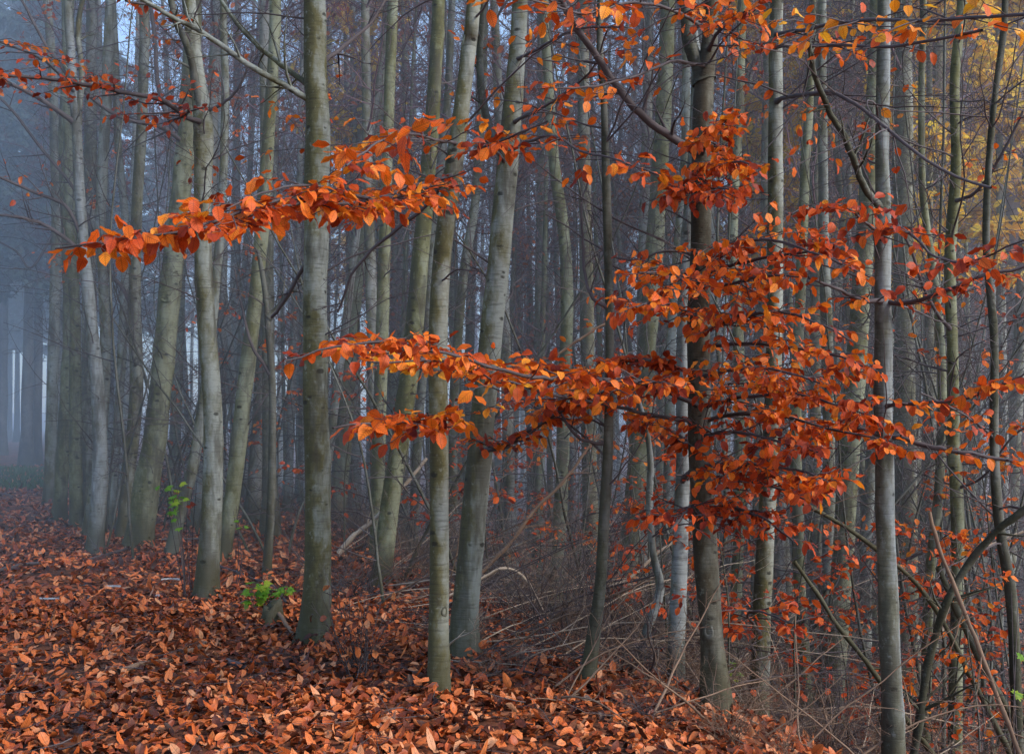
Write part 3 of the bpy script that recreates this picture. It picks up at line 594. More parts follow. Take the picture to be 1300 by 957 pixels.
# knots and scars one can point at
def knot(h, py, px, rad, squash=.7):
    j = int(np.argmin(np.abs(h['P'][:, 2] - W(px, py, h['d'])[2])))
    c = h['P'][j]; tgt = W(px, py, h['d']); off = tgt - c; off[2] = 0
    a = math.asin(max(-.95, min(.95, off[0] / max(h['R'][j], .01)))); nr = np.array([math.sin(a), -math.cos(a), 0])
    o = c + nr * h['R'][j] * .92; sx = np.cross(nr, [0, 0, 1.])
    mb = MB(); K = 14; rings = [(1.0, -.25), (.92, .18), (.68, .34), (.45, .26), (.22, .02), (.0, -.05)]
    V = []
    for rr, zz in rings:
        for q in range(K):
            t = q / K * 6.2832
            V.append(o + rad * (rr * (math.cos(t) * sx + math.sin(t) * squash * np.array([0, 0, 1.])) * (1 + .08 * math.sin(3 * t + rad * 99)) + zz * nr))
    mb.add(V, [tube_faces(1, len(rings), K)]); mb.build('knot', M_bark_dark if h is not g_ else M_bark_olive, h['t'], h['base'])
knot(g_, 383, 214, .075); knot(l_, 326, 394, .03); knot(p_, 768, 565, .024, 1.6)
knot(u_, 800, 897, .035, 1.7); knot(f_, 455, 176, .04, 1.6)
for h in HERO:          # leaves drifted against the feet of the stems
    if h['d'] > 16 or abs(h['base'][0]) > 9: continue
    r0 = float(h['R'][min(3, len(h['R']) - 1)]); n = int(110 + 900 * r0); a = rng.uniform(0, 6.28, n); q = rng.random(n) ** 1.5
    rr = r0 * 1.1 + q * (.20 + r0); x = h['base'][0] + rr * np.cos(a); y = h['base'][1] + rr * np.sin(a)
    z = hgt(x, y) + .02 + (1 - q) * rng.uniform(0, .11, n) * (.6 + .5 * np.sin(a * 2 + r0 * 90))
    D = np.stack([np.cos(a + rng.normal(0, 1, n)), np.sin(a + rng.normal(0, 1, n)), rng.normal(-.2, .5, n)], -1)
    put_leaves(LITTER, np.stack([x, y, z], -1), D, np.stack([np.cos(a) * .7, np.sin(a) * .7, np.ones(n)], -1) + rng.normal(0, .3, (n, 3)), rng.uniform(.035, .08, n), SMALL, .25, .38, 1.2)
tag(LITTER.build('leaf_litter', M_litter), 'thick carpet of fallen copper brown beech leaves', 'fallen leaves', kind='stuff')
#ENDHEROES#

# ---------------------------------------------------------------- leaning and lying wood
def rod(name, label, pts, d, w0, w1, mat, cat, group=None, m1=5, side=.2, sag=0, ground=False, k=8, leaf=0):
    n = max(12, len(pts) * 5)
    if ground:
        P3 = []
        for p in pts:
            dd = on_ground(p[0], p[1]); q = W(p[0], p[1], dd); P3.append([q[0], q[1], float(hgt(q[0], q[1])) + .035 + (p[2] if len(p) > 2 else 0)])
        P3 = smooth_path(P3, n); d = float(np.mean(P3[:, 1]))
    else:
        P3 = px_path(pts, d, n)
        e = [0, -1][int(P3[-1][2] < P3[0][2])]
        lo = P3[e]; g = float(hgt(lo[0], lo[1]))
        if lo[2] > g and name != 'broken_branch':                       # let the lower end reach the ground
            dr = nrm(P3[e] - P3[1 if e == 0 else -2]); dr[2] = min(dr[2], -.35); L = (lo[2] - g + .05) / -dr[2]
            add = [lo + dr * L * f for f in (.33, .66, 1.)]
            P3 = np.vstack([P3, add]) if e == -1 else np.vstack([add[::-1], P3])
        P3 = smooth_path(P3, n + 6)
    n = len(P3); t = np.linspace(0, 1, n); R = (w0 * (1 - t) + w1 * t) / 2 / F * d
    R = R * (1 + .12 * np.sin(t * 37 + pts[0][0])); base = P3[0].copy()
    P3 = P3 + np.cumsum(rng.normal(0, .003, P3.shape), axis=0)
    root = empty(name, base); tag(root, label, cat, group)
    mb = MB(); tubes(mb, P3[None], R[None], k)
    if m1:
        c1, r1 = kids(P3[None], R[None], m1, side, .0015, .2, 6, .12, (0, 0, 0), .2, .8, .45)
        tubes(mb, c1, r1, 4); c2, r2 = kids(c1, r1, 3, .5, .0012, .2); tubes(mb, c2, r2, 3)
    mb.build('stem', mat, root, base)
    return root
rod('leaning_pole', 'thick dark pole leaning right across the lower right corner', [(1167, 890), (1178, 820, .0), (1200, 755, -.1), (1228, 708, -.1), (1262, 668, -.2), (1310, 632, -.3)], 7.6, 12, 9, M_bark_dark, 'leaning pole', m1=8)
rod('leaning_pole', 'long grey pole sloping down behind the lone bluish beech', [(985, 618), (1020, 640), (1060, 662), (1105, 692), (1150, 728), (1185, 772), (1225, 850)], 8.6, 5, 8, M_bark_front, 'leaning pole', m1=6)
rod('leaning_pole', 'grey pole sloping down left of the lone bluish beech', [(1008, 712), (1030, 742), (1060, 788), (1090, 826), (1120, 868)], 8.0, 5, 8, M_bark_front, 'leaning pole', m1=5)
rod('leaning_pole', 'thin reddish stem crossing the thick dark pole', [(1180, 650), (1192, 700), (1212, 750), (1235, 808), (1262, 880)], 7.0, 5, 7, M_cane, 'leaning pole', m1=5)
rod('leaning_pole', 'short dark pole leaning behind the thick dark pole', [(1190, 720), (1215, 778), (1240, 830), (1256, 860)], 9.0, 8, 10, M_bark_dark, 'leaning pole', m1=3)
rod('broken_branch', 'broken pale tan branch beside the thickest trunk', [(430, 702), (450, 680), (478, 660), (510, 625), (545, 585)], 11.2, 7, 4, M_tan, 'branch', m1=3)
rod('broken_branch', 'long tan branch slanting up right of the thick leaning fork', [(612, 725), (645, 690), (675, 650), (705, 620), (740, 575), (760, 552)], 9.4, 5.5, 3, M_cane, 'branch', m1=5)
rod('broken_branch', 'pale stick slanting behind the middle leaf spray', [(684, 470), (712, 448), (742, 428), (772, 408)], 9.0, 4, 3, M_cane, 'branch', m1=0)
rod('broken_branch', 'pale stick slanting up beside the crooked pale stem', [(770, 745), (800, 735), (840, 700), (878, 672)], 9.4, 4, 3, M_tan, 'branch', m1=2)
rod('broken_branch', 'thin tan arching cane over the brushwood', [(560, 760), (600, 742), (640, 722), (672, 738), (700, 790), (706, 830)], 9.2, 4, 3, M_tan, 'branch', m1=2)
rod('broken_branch', 'pale thin stick standing behind the thick dark pole', [(1196, 800), (1215, 735), (1240, 700), (1300, 672)], 9.0, 5, 3, M_tan, 'branch', m1=2)
rod('fallen_stick', 'dark stick lying at the left edge of the leaf carpet', [(-20, 736), (10, 728), (30, 722), (50, 720)], 0, 7, 4, M_twig, 'stick', ground=True, m1=0)
rod('fallen_stick', 'brown stick across the leaves at the bottom left', [(150, 858), (185, 848), (210, 840), (228, 834)], 0, 8, 4, M_cane, 'stick', ground=True, m1=0)
rod('fallen_stick', 'short brown stick ending near the bottom left stick', [(226, 836), (245, 830), (262, 822)], 0, 7, 5, M_cane, 'stick', ground=True, m1=0)
rod('fallen_stick', 'short stick propped against the foot of the thickest trunk', [(354, 793, .05), (366, 803, .02), (382, 817, 0)], 0, 5, 6, M_cane, 'stick', ground=True, m1=0)
rod('fallen_stick', 'long thin dark twig lying behind the bulging beech foot', [(110, 716), (150, 704), (190, 692), (230, 690), (275, 690)], 0, 5, 3, M_twig, 'stick', ground=True, m1=3)
rod('fallen_stick', 'dark wet stick end half buried at the bottom', [(288, 846), (300, 849), (314, 852)], 0, 9, 7, M_twig, 'stick', ground=True, m1=0)
rod('fallen_stick', 'thin twig lying right of the forked bank beech', [(275, 720), (310, 735), (345, 748), (365, 770)], 0, 3, 3, M_twig, 'stick', ground=True, m1=2)
rod('fallen_stick', 'curved twig lying in front of the thick leaning fork', [(590, 876), (620, 866), (650, 856), (680, 862)], 0, 4, 3, M_twig, 'stick', ground=True, m1=2)

# brushwood: individual dead canes lying in a tangle behind the bank
for i in range(270):
    px = rng.uniform(430, 1320); d = 7.7 + 7.5 * rng.random() ** 1.6
    if px < 540: d = rng.uniform(9.6, 14)
    if px > 700 and i % 4 == 0: d = rng.uniform(6.4, 8)
    b = ground_pt(px, d); L = rng.uniform(.9, 3.4) if d > 8.3 else rng.uniform(.5, 1.5); a = rng.uniform(0, 2 * math.pi) if px > 760 else rng.uniform(-1.4, 1.4)
    el = abs(rng.normal(.25, .3))
    P, R = grow((b + [0, 0, .03])[None], np.array([[math.cos(a), math.sin(a) * .6, el]]), np.array([L]), [rng.uniform(.004, .011)], .002, 12, .07, (0, 0, rng.uniform(-.05, .01)))
    zz = hgt(P[0][:, 0], P[0][:, 1]) + .03; P[0][:, 2] = np.maximum(P[0][:, 2], zz)
    root = empty('dead_cane', b)
    tag(root, 'thin dead cane in the brushwood tangle behind the leafy bank', 'cane', 'dead canes tangled in the brushwood')
    mb = MB(); tubes(mb, P, R, 5)
    c1, r1 = kids(P, R, 6, .3, .0012, .3); c2, r2 = kids(c1, r1, 3, .5, .001, .2)
    tubes(mb, c1, r1, 3); tubes(mb, c2, r2, 3); mb.build('stem', [M_cane, M_tan, M_twig, M_twig][i % 4], root, b)

# leafless thicket shrubs
def thicket(n, h, mat, spread=.5):
    root = empty('thicket_shrub', (0, 0, 0)); S = rng.normal(0, .08, (n, 3)); S[:, 2] = -.03
    a = rng.uniform(0, 6.28, n); D = np.stack([np.cos(a) * spread, np.sin(a) * spread, rng.uniform(.4, 1.2, n)], -1)
    P, R = grow(S, D, rng.uniform(.5, 1., n) * h, np.full(n, .005), .0015, 9, .13, (0, 0, -.05))
    mb = MB(); tubes(mb, P, R, 4)
    c1, r1 = kids(P, R, 6, .35, .0012, .2); c2, r2 = kids(c1, r1, 3, .5, .001, .2)
    tubes(mb, c1, r1, 3); tubes(mb, c2, r2, 3); mb.build('stem', mat, root)
    tag(root, 'leafless brown shrub of thin arching stems in the undergrowth', 'shrub', 'bare shrubs in the undergrowth'); return root
TH = [thicket(16, 1.3, M_cane), thicket(22, .9, M_twig, .9), thicket(12, 1.8, M_twig, .4)]
def place(proto, used, loc, rz, s, tilt=(0, 0)):
    o = copy_tree(proto) if used[0] else proto
    used[0] = True; o.location = Vector([float(c) for c in loc]); o.rotation_euler = (tilt[0], tilt[1], rz); o.scale = (s, s, s); return o
used = [[False] for _ in TH]
for i in range(125):
    px = rng.uniform(420, 1340); d = 8.6 + 11 * rng.random() ** 1.6
    if px < 560: d = rng.uniform(10.5, 20)
    if px > 950 and i % 2 == 0: continue
    k = i % 3; place(TH[k], used[k], ground_pt(px, d), rng.uniform(0, 6.28), rng.uniform(.6, 1.2))

for i, (px, d) in enumerate([(905, 7.6), (990, 7.9), (1045, 7.6), (1090, 8.2), (1160, 7.4), (1215, 8.0), (1260, 7.2), (700, 8.3), (800, 8.0), (960, 8.8)]):
    place(TH[i % 3], used[i % 3], ground_pt(px, d), rng.uniform(0, 6.28), rng.uniform(.45, .8))
for i in range(20):
    px = rng.uniform(620, 1260); d = rng.uniform(6.1, 8.2)
    if abs(px - 557) < 25 or (px < 700 and d < 7): continue
    place(TH[i % 2], used[i % 2], ground_pt(px, d), rng.uniform(0, 6.28), rng.uniform(.28, .5))
# knee-high dark dead shrub in front of the thickest trunk
def dark_shrub(px, py, h):
    d = on_ground(px, py); b = ground_pt(px, d); root = empty('dead_shrub', b); n = 26
    S = b + rng.normal(0, .05, (n, 3)) * [1, 1, 0]; a = rng.uniform(0, 6.28, n)
    P, R = grow(S, np.stack([np.cos(a) * .35, np.sin(a) * .35, np.ones(n)], -1), rng.uniform(.4, 1, n) * h, np.full(n, .004), .001, 8, .13)
    mb = MB(); tubes(mb, P, R, 4)
    c1, r1 = kids(P, R, 7, .3, .001, .1); tubes(mb, c1, r1, 3); mb.build('stem', M_twig, root, b)
    lb = MB(); leaves_on(lb, c1, r1, 2, (.04, .07), .8, keep=.22); lb.build('foliage', M_litter, root, b)
    tag(root, 'dark knee high dead shrub between the thickest trunk and the knotted trunk', 'shrub')
dark_shrub(455, 858, .75)

def stump(px, py, r, h, label):
    d = on_ground(px, py); b = ground_pt(px, d); mb = MB(); K = 16; V = []
    rings = [(1.5, -.05), (1.15, .1), (.95, .45), (.9, .8), (.8, 1.0), (.35, .9), (0, .85)]
    for q, (rr, z) in enumerate(rings):
        for j in range(K):
            t = j / K * 6.2832; w = 1 + .14 * math.sin(3 * t + q * .3) + .08 * math.sin(7 * t)
            V.append((rr * r * w * math.cos(t), rr * r * w * math.sin(t), h * z * (1 + (.25 * math.sin(t + 1) + .1 * math.sin(5 * t)) * (z > .3))))
    mb.add(np.array(V) + b, [tube_faces(1, len(rings), K)]); o = mb.build('tree_stump', M_bark_dark, None, b); tag(o, label, 'stump')
stump(346, 790, .085, .15, 'small dark rotten stump under the green maple seedling')

# ---------------------------------------------------------------- green seedlings
def maple_leaf(mb, p, D, N, s):
    out = [(0, 0), (.16, .05), (.42, -.05), (.34, .18), (.62, .32), (.36, .42), (.40, .66), (.18, .60), (0, 1.0)]
    pts = out + [(-x, y) for x, y in out[-2:0:-1]]
    D = nrm(D); X = nrm(np.cross(D, N)); Z = np.cross(X, D)
    V = [p + s * (D * .35)] + [p + s * (X * x + D * y + Z * (-.25 * (abs(x) ** 2 + .5 * y * y) + rng.normal(0, .02))) for x, y in pts]
    n = len(pts); mb.add(V, [np.array([(0, 1 + i, 1 + (i + 1) % n) for i in range(n)])])
def seedling(label, bpx, bpy, tips, s, d=None, lpt=4, mat=None):
    d = d or on_ground(bpx, bpy); b = W(bpx, bpy, d); b[2] = float(hgt(b[0], b[1])); root = empty('maple_seedling', b); tag(root, label, 'seedling')
    sb = MB(); lb = MB()
    for (tx, ty) in tips:
        e = W(tx, ty, d - .05); mid = (b + e) / 2 + rng.normal(0, .04, 3); P = smooth_path([b, mid, e], 10)
        tubes(sb, P[None], np.linspace(.005, .002, 10)[None], 5)
        for q in range(lpt):
            t = rng.uniform(.75, 1.0); pp = P[int(t * 9)]; a = rng.uniform(0, 6.28); D = np.array([math.cos(a), math.sin(a), rng.uniform(-.4, .2)])
            st = pp + D * rng.uniform(.02, .06); tubes(sb, smooth_path([pp, st], 3)[None], np.full((1, 3), .0012), 3)
            maple_leaf(lb, st, D, np.array([rng.normal(0, .35), -.5 + rng.normal(0, .3), .9]), s * rng.uniform(.7, 1.1))
    st = sb.build('stem', M_twig, root, b); lb.build('foliage', mat or M_leaf_green, root, b, smooth=False)
seedling('maple seedling with bright green leaves beside the bulging beech', 236, 712, [(210, 606), (222, 596), (228, 612), (216, 618), (206, 600)], .08, d=10.4, lpt=5)
seedling('maple twig with scarlet leaves touching the forked bank beech', 244, 712, [(240, 604), (250, 610)], .08, d=10.5, lpt=3, mat=M_leaf_red)
seedling('low green maple seedling over the rotten stump', 342, 782, [(312, 742), (326, 736), (345, 746), (360, 744), (318, 750), (322, 760), (352, 750)], .09, lpt=6)
seedling('tiny pale green seedling left of the dark mossy sapling', 300, 700, [(300, 642), (296, 648)], .06, d=11, lpt=2)
seedling('maple shoot with two green leaves at the right edge', 1306, 850, [(1284, 752), (1266, 778), (1292, 770)], .10, d=7.2, lpt=1)
seedling('green seedling low behind the dark front trunk', 925, 880, [(922, 836), (915, 842), (932, 845), (925, 852)], .08, d=9.5, lpt=3)

for i, (px, py, w) in enumerate([(64, 767, 26), (146, 751, 18), (219, 741, 22), (204, 763, 8)]):
    d = on_ground(px, py); b = ground_pt(px, d) + [0, 0, .045]; mb = MB(); L = w / F * d
    for q in range(2 if i < 3 else 1):
        a = rng.uniform(-.5, .5); c = b + np.array([(q - .5) * L * .5, rng.uniform(-.01, .01), 0]); K = 7
        u = np.linspace(-2.2, 2.2, K); V = []
        for s_ in (-1, 0, 1):
            for t in u: V.append(c + np.array([math.cos(a) * s_ * L * .27, math.sin(a) * s_ * L * .27, 0]) + .011 * np.array([-math.sin(a) * math.sin(t), math.cos(a) * math.sin(t), 1 - math.cos(t) + .1 * s_]))
        ii = np.array([(r * K + j, r * K + j + 1, (r + 1) * K + j + 1, (r + 1) * K + j) for r in range(2) for j in range(K - 1)]); mb.add(V, [ii])
    tag(mb.build('bark_curl', M_white, None, b), ['white curled bark flakes lying farthest left on the leaves', 'white curled bark flakes in front of the pale curved beech', 'white curled bark flakes left of the forked bank beech', 'tiny single white bark flake on the leaves'][i], 'bark flake')

# ---------------------------------------------------------------- background trees
def far_tree(H, r0, nb, mat, wood, leaf=0, lmat=None, low=.36, lsz=(.07, .11), seed=0, ltmpl=SMALL, m=(8, 4), wand=.05):
    root = empty('beech_tree', (0, 0, 0)); n = 26
    z = np.linspace(-.1, H, n); P = np.zeros((n, 3)); P[:, 2] = z
    off = np.cumsum(np.cumsum(rng.normal(0, wand * .12, (n, 2)), axis=0), axis=0) * .5; off -= off[:1]; off = np.clip(off, -1.2, 1.2); P[:, :2] = off
    R = r0 * (1 - .8 * (z / H).clip(0, 1)) + .012; R[0] *= 1.7; R[1] *= 1.1
    mb = MB(); trunk_mesh(mb, P, R, 10, flare=False, seed=seed); mb.build('trunk', mat, root)
    t = low + (1 - low) * rng.random(nb) ** .8; x = t * (n - 1); j = np.clip(x.astype(int), 0, n - 1)
    a = rng.uniform(0, 6.28, nb); L = rng.uniform(.7, 2.6, nb) * (1.15 - .5 * t) * H / 15
    D = np.stack([np.cos(a), np.sin(a), rng.uniform(.3, 1.3, nb)], -1)
    bp, br = grow(P[j], D, L, np.minimum(R[j] * .32, .004 + L * .007), .004, 8, .13, (0, 0, .03))
    c1, r1 = kids(bp, br, m[0], .42, .0032, .2, 6, .14, (0, 0, .0), .12, .8, .6); c2, r2 = kids(c1, r1, m[1], .5, .0028, .2, 4, .15)
    mb = MB(); tubes(mb, bp, br, 4); tubes(mb, c1, r1, 3); tubes(mb, c2, r2, 3); cr = mb.build('crown', wood, root)
    if leaf:
        lb = MB(); leaves_on(lb, c2, r2, 3, lsz, .3, ltmpl, keep=leaf, njit=.9)
        leaves_on(lb, c1, r1, 3, lsz, .3, ltmpl, keep=leaf * .7, njit=.9)
        lb.build('foliage', lmat, cr)
    return root
G_FAR = 'slender beech trunks crowding the hazy background'
FT = []
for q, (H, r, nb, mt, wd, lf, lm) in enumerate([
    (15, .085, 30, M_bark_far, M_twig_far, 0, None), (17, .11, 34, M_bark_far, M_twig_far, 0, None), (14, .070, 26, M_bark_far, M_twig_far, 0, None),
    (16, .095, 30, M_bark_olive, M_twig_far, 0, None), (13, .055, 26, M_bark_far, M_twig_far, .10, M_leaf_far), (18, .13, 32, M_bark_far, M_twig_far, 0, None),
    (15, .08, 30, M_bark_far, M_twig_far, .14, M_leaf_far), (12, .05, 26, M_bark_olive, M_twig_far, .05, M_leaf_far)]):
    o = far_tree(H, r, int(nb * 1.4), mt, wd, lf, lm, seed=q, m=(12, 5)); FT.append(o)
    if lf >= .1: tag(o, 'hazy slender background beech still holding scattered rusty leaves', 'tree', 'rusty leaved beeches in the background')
    else: tag(o, 'slender bare background beech standing in the haze', 'tree', G_FAR)
uf = [[False] for _ in FT]
taken = [(h['base'][0], h['base'][1]) for h in HERO]
def free(x, y, r):
    return all((x - a) ** 2 + (y - b) ** 2 > r * r for a, b in taken)
cnt = 0; tries = 0
while cnt < 178 and tries < 20000:
    tries += 1
    d = 12.5 + (52 - 12.5) * rng.random() ** .66; px = rng.uniform(-60, 1360)
    if px < 215 and d > 28: continue
    if px < 66: continue
    if px < 330 and d < 15.5: continue
    if px < 215 and rng.random() < .35: continue
    if d > 26 and rng.random() < (.72 if 330 < px < 760 else .45): continue
    x, y = (px - 650) / F * d, d
    if not free(x, y, .5 + d * .012): continue
    taken.append((x, y)); cnt += 1; k = int(rng.integers(0, len(FT)))
    place(FT[k], uf[k], (x, y, float(hgt(x, y))), rng.uniform(0, 6.28), rng.uniform(.85, 1.15), (rng.normal(0, .03), rng.normal(.02, .035)))

cnt = 0
while cnt < 60:         # the slimmest stems of the middle distance
    d = rng.uniform(14, 30); px = rng.uniform(330, 1340); x, y = (px - 650) / F * d, d
    if not free(x, y, .55): continue
    taken.append((x, y)); cnt += 1; k = (2, 4, 7)[cnt % 3]
    place(FT[k], uf[k], (x, y, float(hgt(x, y))), rng.uniform(0, 6.28), rng.uniform(.72, .95), (rng.normal(0, .03), rng.normal(.03, .045)))
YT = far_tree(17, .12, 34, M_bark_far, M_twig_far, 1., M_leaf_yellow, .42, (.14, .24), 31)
tag(YT, 'background tree crowned with bright yellow leaves', 'tree', 'yellow leaved trees high in the background')
uy = [False]
for i, (px, d, s) in enumerate([(1180, 14.5, .62), (1275, 15.5, .66), (1165, 21, .9), (1262, 19, .85), (1215, 25, 1.0), (1320, 23, .9), (1110, 30, 1.0), (988, 17, .68), (1060, 22, .8), (452, 21, .8), (968, 24, .75), (1075, 36, .9), (440, 38, .9), (475, 30, .75)]):
    g = ground_pt(px, d); o = place(YT, uy, g, rng.uniform(0, 6.28), s)

def spruce(H, seed):
    root = empty('spruce_tree', (0, 0, 0)); n = 20; z = np.linspace(-.1, H, n); P = np.zeros((n, 3)); P[:, 2] = z
    R = .19 * (1 - .93 * (z / H).clip(0, 1)); R[0] *= 1.5
    mb = MB(); trunk_mesh(mb, P, R, 12, False, seed); mb.build('trunk', M_bark_spruce, root)
    nb = 190; t = .34 + .65 * rng.random(nb); a = rng.uniform(0, 6.28, nb); L = (1 - t) * 3.4 + .35
    S = np.stack([np.zeros(nb), np.zeros(nb), t * H], -1)
    bp, br = grow(S, np.stack([np.cos(a), np.sin(a), np.full(nb, -.05)], -1), L, .004 + L * .007, .003, 7, .06, (0, 0, -.05))
    c1, r1 = kids(bp, br, 12, .28, .002, .85, 4, .1, (0, 0, -.12), .1, .8, .5)
    mb = MB(); tubes(mb, bp, br, 4); cr = mb.build('crown', M_bark_spruce, root)
    lb = MB()
    for PP, RR, m in ((c1, r1, 5), (bp, br, 12)):
        tt = np.linspace(.1, 1, m)[None] * np.ones((len(PP), 1)) - .001; p, tg, _ = sample(PP, RR, tt)
        for sd in (-1, 1):
            side = nrm(np.cross(tg, [0, 0, 1.])) * sd; D = tg * .8 + side * .7 + rng.normal(size=tg.shape) * .2; D[..., 2] -= .25
            put_leaves(lb, p.reshape(-1, 3), D.reshape(-1, 3), np.array([0, 0, 1.]) + rng.normal(size=(p.size // 3, 3)) * .4, rng.uniform(.12, .24, p.size // 3), TINY, .2, .2)
    lb.build('foliage', M_needle, cr); tag(root, 'tall dark spruce looming in the blue haze', 'tree', 'dark spruces beyond the beeches'); return root
SPR = [spruce(21, 3), spruce(17, 5)]; us = [[False], [False]]
for i, (px, d, s) in enumerate([(34, 35, 1.0), (45, 35.6, 1.0), (2, 43, 1), (-40, 36, 1), (96, 42, 1.05), (145, 47, 1), (-14, 55, 1.1), (70, 60, 1.1), (-90, 42, 1), (200, 58, 1), (-25, 66, 1.1), (12, 70, 1), (40, 74, 1.1), (62, 68, 1), (100, 72, 1.1), (22, 62, .9), (128, 64, 1),
                                (1240, 36, .8), (1290, 40, .85), (1200, 44, .85), (1330, 34, .8), (1085, 50, .8), (1150, 52, .9)]):
    g = ground_pt(px, d); k = i % 2; place(SPR[k], us[k], g, rng.uniform(0, 6.28), s, (0, .01))

# understory beech saplings with a few level sprays of rusty leaves
def understory(H, leaf, mat):
    root = empty('beech_sapling', (0, 0, 0)); P, R = grow(np.array([[0, 0, -.03]]), np.array([[.1, 0, 1.]]), np.array([H]), [.011], .003, 14, .05)
    mb = MB(); tubes(mb, P, R, 6); mb.build('trunk', M_bark_dark, root)
    nb = 11; t = np.linspace(.2, .97, nb)[None]; p, tg, r = sample(P, R, t); a = rng.uniform(0, 6.28, nb)
    for q in range(nb):
        bp, br = grow(p[0, q][None], np.array([[math.cos(a[q]), math.sin(a[q]), .25]]), np.array([rng.uniform(.3, .8) * (1.2 - t[0, q] * .6)]), [.005], .0015, 8, .1, (0, 0, -.01))
        c1, r1 = kids(bp, br, 8, .35, .001, .9, 5); mb = MB(); tubes(mb, bp, br, 4); tubes(mb, c1, r1, 3); o = mb.build('branch', M_twig, root)
        if leaf > 0:
            lb = MB(); leaves_on(lb, c1, r1, 3, (.05, .08), .3, keep=leaf if rng.random() < .7 else .1)
            if lb.n: lb.build('foliage', mat, o)
    tag(root, 'young understory beech with level sprays of small rusty leaves', 'sapling', 'understory beech saplings'); return root
US = [understory(2.6, .7, M_leaf), understory(1.9, .8, M_leaf_red), understory(3.6, .45, M_leaf)]; uu = [[False] for _ in US]
spots = [(812, 11.0, 0), (772, 13.5, 1), (700, 13.5, 0), (735, 12.5, 0), (655, 15, 2), (830, 10, 1), (1180, 10.5, 0), (1150, 11.5, 1), (1205, 9.4, 1), (1245, 11, 0), (1290, 10, 2), (940, 10.5, 1), (1070, 9.6, 1), (920, 8.0, 1), (1010, 8.3, 1), (890, 8.6, 1), (845, 8.6, 1), (1120, 8.8, 1), (1235, 8.2, 0), (560, 12, 1), (620, 11, 1), (440, 13, 1), (395, 15, 2), (350, 16, 2), (300, 17, 2), (290, 20, 0), (245, 17, 0)]
for i in range(24): spots.append((rng.uniform(560, 1330), rng.uniform(11, 22), int(rng.integers(0, 3))))
for px, d, k in spots: place(US[k], uu[k], ground_pt(px, d), rng.uniform(0, 6.28), rng.uniform(.85, 1.15))

# leaning bare young stems that fill the middle distance with arching twigs
def whip(H):
    root = empty('bare_sapling', (0, 0, 0)); P, R = grow(np.array([[0, 0, -.03]]), np.array([[rng.normal(0, .15), rng.normal(0, .15), 1.]]), np.array([H]), [.018], .004, 18, .05)
    mb = MB(); tubes(mb, P, R, 8); mb.build('trunk', M_bark_dark, root)
    nb = 18; t = np.linspace(.12, .97, nb)[None]; p, tg, r = sample(P, R, t); a = rng.uniform(0, 6.28, nb)
    bp, br = grow(p[0], np.stack([np.cos(a), np.sin(a), rng.uniform(.0, 1.1, nb)], -1), rng.uniform(.5, 1.8, nb), r[0] * .5, .002, 10, .13, (0, 0, .01))
    c1, r1 = kids(bp, br, 6, .4, .0015, .3, 6, .15); c2, r2 = kids(c1, r1, 3, .5, .0012, .3, 4, .15)
    mb = MB(); tubes(mb, bp, br, 4); tubes(mb, c1, r1, 3); tubes(mb, c2, r2, 3); mb.build('crown', M_twig, root)
    tag(root, 'bare whippy young stem with a tangle of thin dark twigs', 'sapling', 'bare young stems between the trunks'); return root
WH = [whip(5.5), whip(8.5), whip(4.2), whip(7.2)]; uw = [[False] for _ in WH]
for i in range(150):
    px = rng.uniform(130, 1350); d = rng.uniform(9.5, 20)
    if px < 420: d = rng.uniform(13, 20)
    if 380 < px < 700 and i % 2: continue
    if i % 3 == 0: px = rng.uniform(900, 1350)
    k = i % 4; place(WH[k], uw[k], ground_pt(px, d), rng.uniform(0, 6.28), rng.uniform(.8, 1.25), (rng.normal(0, .06), rng.normal(0, .08)))

# moss and grass strip at the edge of the clearing
mb = MB(); n = 2600; d = rng.uniform(24, 33, n); px = rng.uniform(-40, 62, n); x = (px - 650) / F * d
put_leaves(mb, np.stack([x, d, hgt(x, d)], -1), np.stack([rng.normal(0, .3, n), rng.normal(0, .3, n), np.ones(n)], -1), rng.normal(size=(n, 3)), rng.uniform(.10, .22, n), (TINY[0] * [.25, 1, 1], TINY[1], TINY[2]), .1, .3)
tag(mb.build('grass', M_grass), 'mossy green grass patch at the edge of the clearing', 'grass', kind='stuff')

# the wood beyond, read as one mass
mb = MB(); n = 40; d = rng.uniform(60, 105, n); x = rng.uniform(-.55, .55, n) * d; S = np.stack([x, d, hgt(x, d)], -1)
P, R = grow(S, np.stack([rng.normal(0, .04, n), np.zeros(n), np.ones(n)], -1), rng.uniform(18, 26, n), rng.uniform(.08, .16, n), .03, 8, .02); tubes(mb, P, R, 5)
c1, r1 = kids(P, R, 12, .11, .012, .1, 5, .14, (0, 0, .08), .45, .9, .35); tubes(mb, c1, r1, 3)
c2, r2 = kids(c1, r1, 4, .5, .010, .2, 4, .14); tubes(mb, c2, r2, 3)
tag(mb.build('distant_wood', M_twig_far), 'far off wood of bare trunks and twigs fading into the haze', 'wood', kind='stuff')

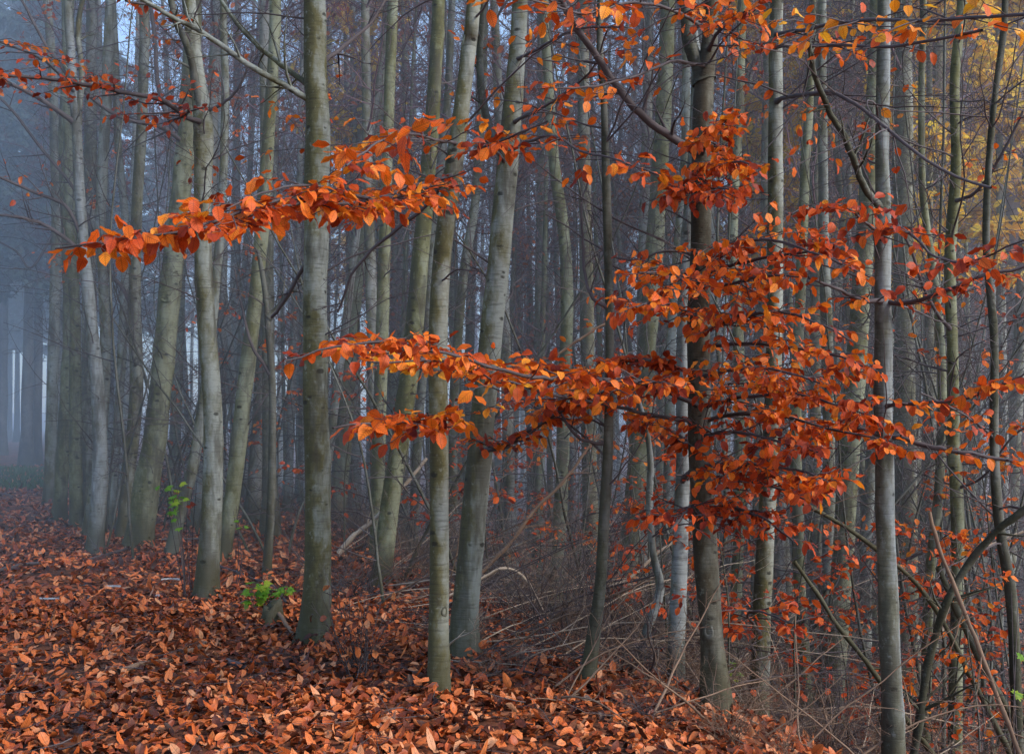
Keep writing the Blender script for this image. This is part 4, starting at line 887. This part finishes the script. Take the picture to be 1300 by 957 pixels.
# ---------------------------------------------------------------- haze
mb = MB(); x0, x1, y0, y1, z0, z1 = -90, 90, 9.2, 170, -4, 24
V = [(x, y, z) for z in (z0, z1) for y in (y0, y1) for x in (x0, x1)]
mb.add(V, [np.array([(0, 2, 3, 1), (4, 5, 7, 6), (0, 1, 5, 4), (2, 6, 7, 3), (0, 4, 6, 2), (1, 3, 7, 5)])])
hm, nt = newmat('haze'); vs = nd(nt, 'ShaderNodeVolumeScatter'); vs.inputs['Color'].default_value = (.76, .89, 1.0, 1); vs.inputs['Density'].default_value = .0145; vs.inputs['Anisotropy'].default_value = .25
va = nd(nt, 'ShaderNodeVolumeAbsorption'); va.inputs['Color'].default_value = (.76, .89, 1.0, 1); va.inputs['Density'].default_value = .0145
ad = nd(nt, 'ShaderNodeAddShader'); nt.links.new(vs.outputs[0], ad.inputs[0]); nt.links.new(va.outputs[0], ad.inputs[1])
o = nd(nt, 'ShaderNodeOutputMaterial'); nt.links.new(ad.outputs[0], o.inputs['Volume'])
hz = mb.build('haze', hm, smooth=False); tag(hz, 'thin bluish haze hanging through the wood', 'haze', kind='stuff')

# ---------------------------------------------------------------- light
S = Vector((.80, -.42, .72)).normalized(); el = math.asin(S.z); az = math.atan2(S.x, S.y)
w = bpy.data.worlds.new('World'); sc.world = w; w.use_nodes = True; nt = w.node_tree
bg = nt.nodes['Background']; sky = nt.nodes.new('ShaderNodeTexSky'); sky.sky_type = 'NISHITA'; sky.sun_disc = False
sky.sun_elevation = el; sky.sun_rotation = az; sky.air_density = 1.0; sky.dust_density = .8; sky.ozone_density = 2.0
nt.links.new(sky.outputs[0], bg.inputs[0]); bg.inputs[1].default_value = .38
ld = bpy.data.lights.new('sun', 'SUN'); ld.energy = 4.3; ld.angle = math.radians(15); ld.color = (1, .93, .83)
lo = bpy.data.objects.new('sun', ld); COL.objects.link(lo); lo.rotation_euler = S.to_track_quat('Z', 'Y').to_euler()

cam = bpy.data.cameras.new('camera'); co = bpy.data.objects.new('camera', cam); COL.objects.link(co)
cam.sensor_width = 36; cam.lens = 36 * F / 1300; cam.clip_end = 2000; cam.clip_start = .05
co.location = (0, 0, CAMZ); co.rotation_euler = (math.pi / 2 + T, 0, 0); sc.camera = co

sc.view_settings.view_transform = 'Standard'; sc.view_settings.look = 'None'; sc.view_settings.exposure = 0
cy = sc.cycles; cy.max_bounces = 4; cy.diffuse_bounces = 2; cy.use_adaptive_sampling = True; cy.adaptive_threshold = .03; cy.transmission_bounces = 3; cy.volume_bounces = 2; cy.transparent_max_bounces = 4
cy.sample_clamp_indirect = 4; cy.use_denoising = True
try: cy.denoiser = 'OPENIMAGEDENOISE'; cy.denoising_input_passes = 'RGB_ALBEDO_NORMAL'
except Exception: pass
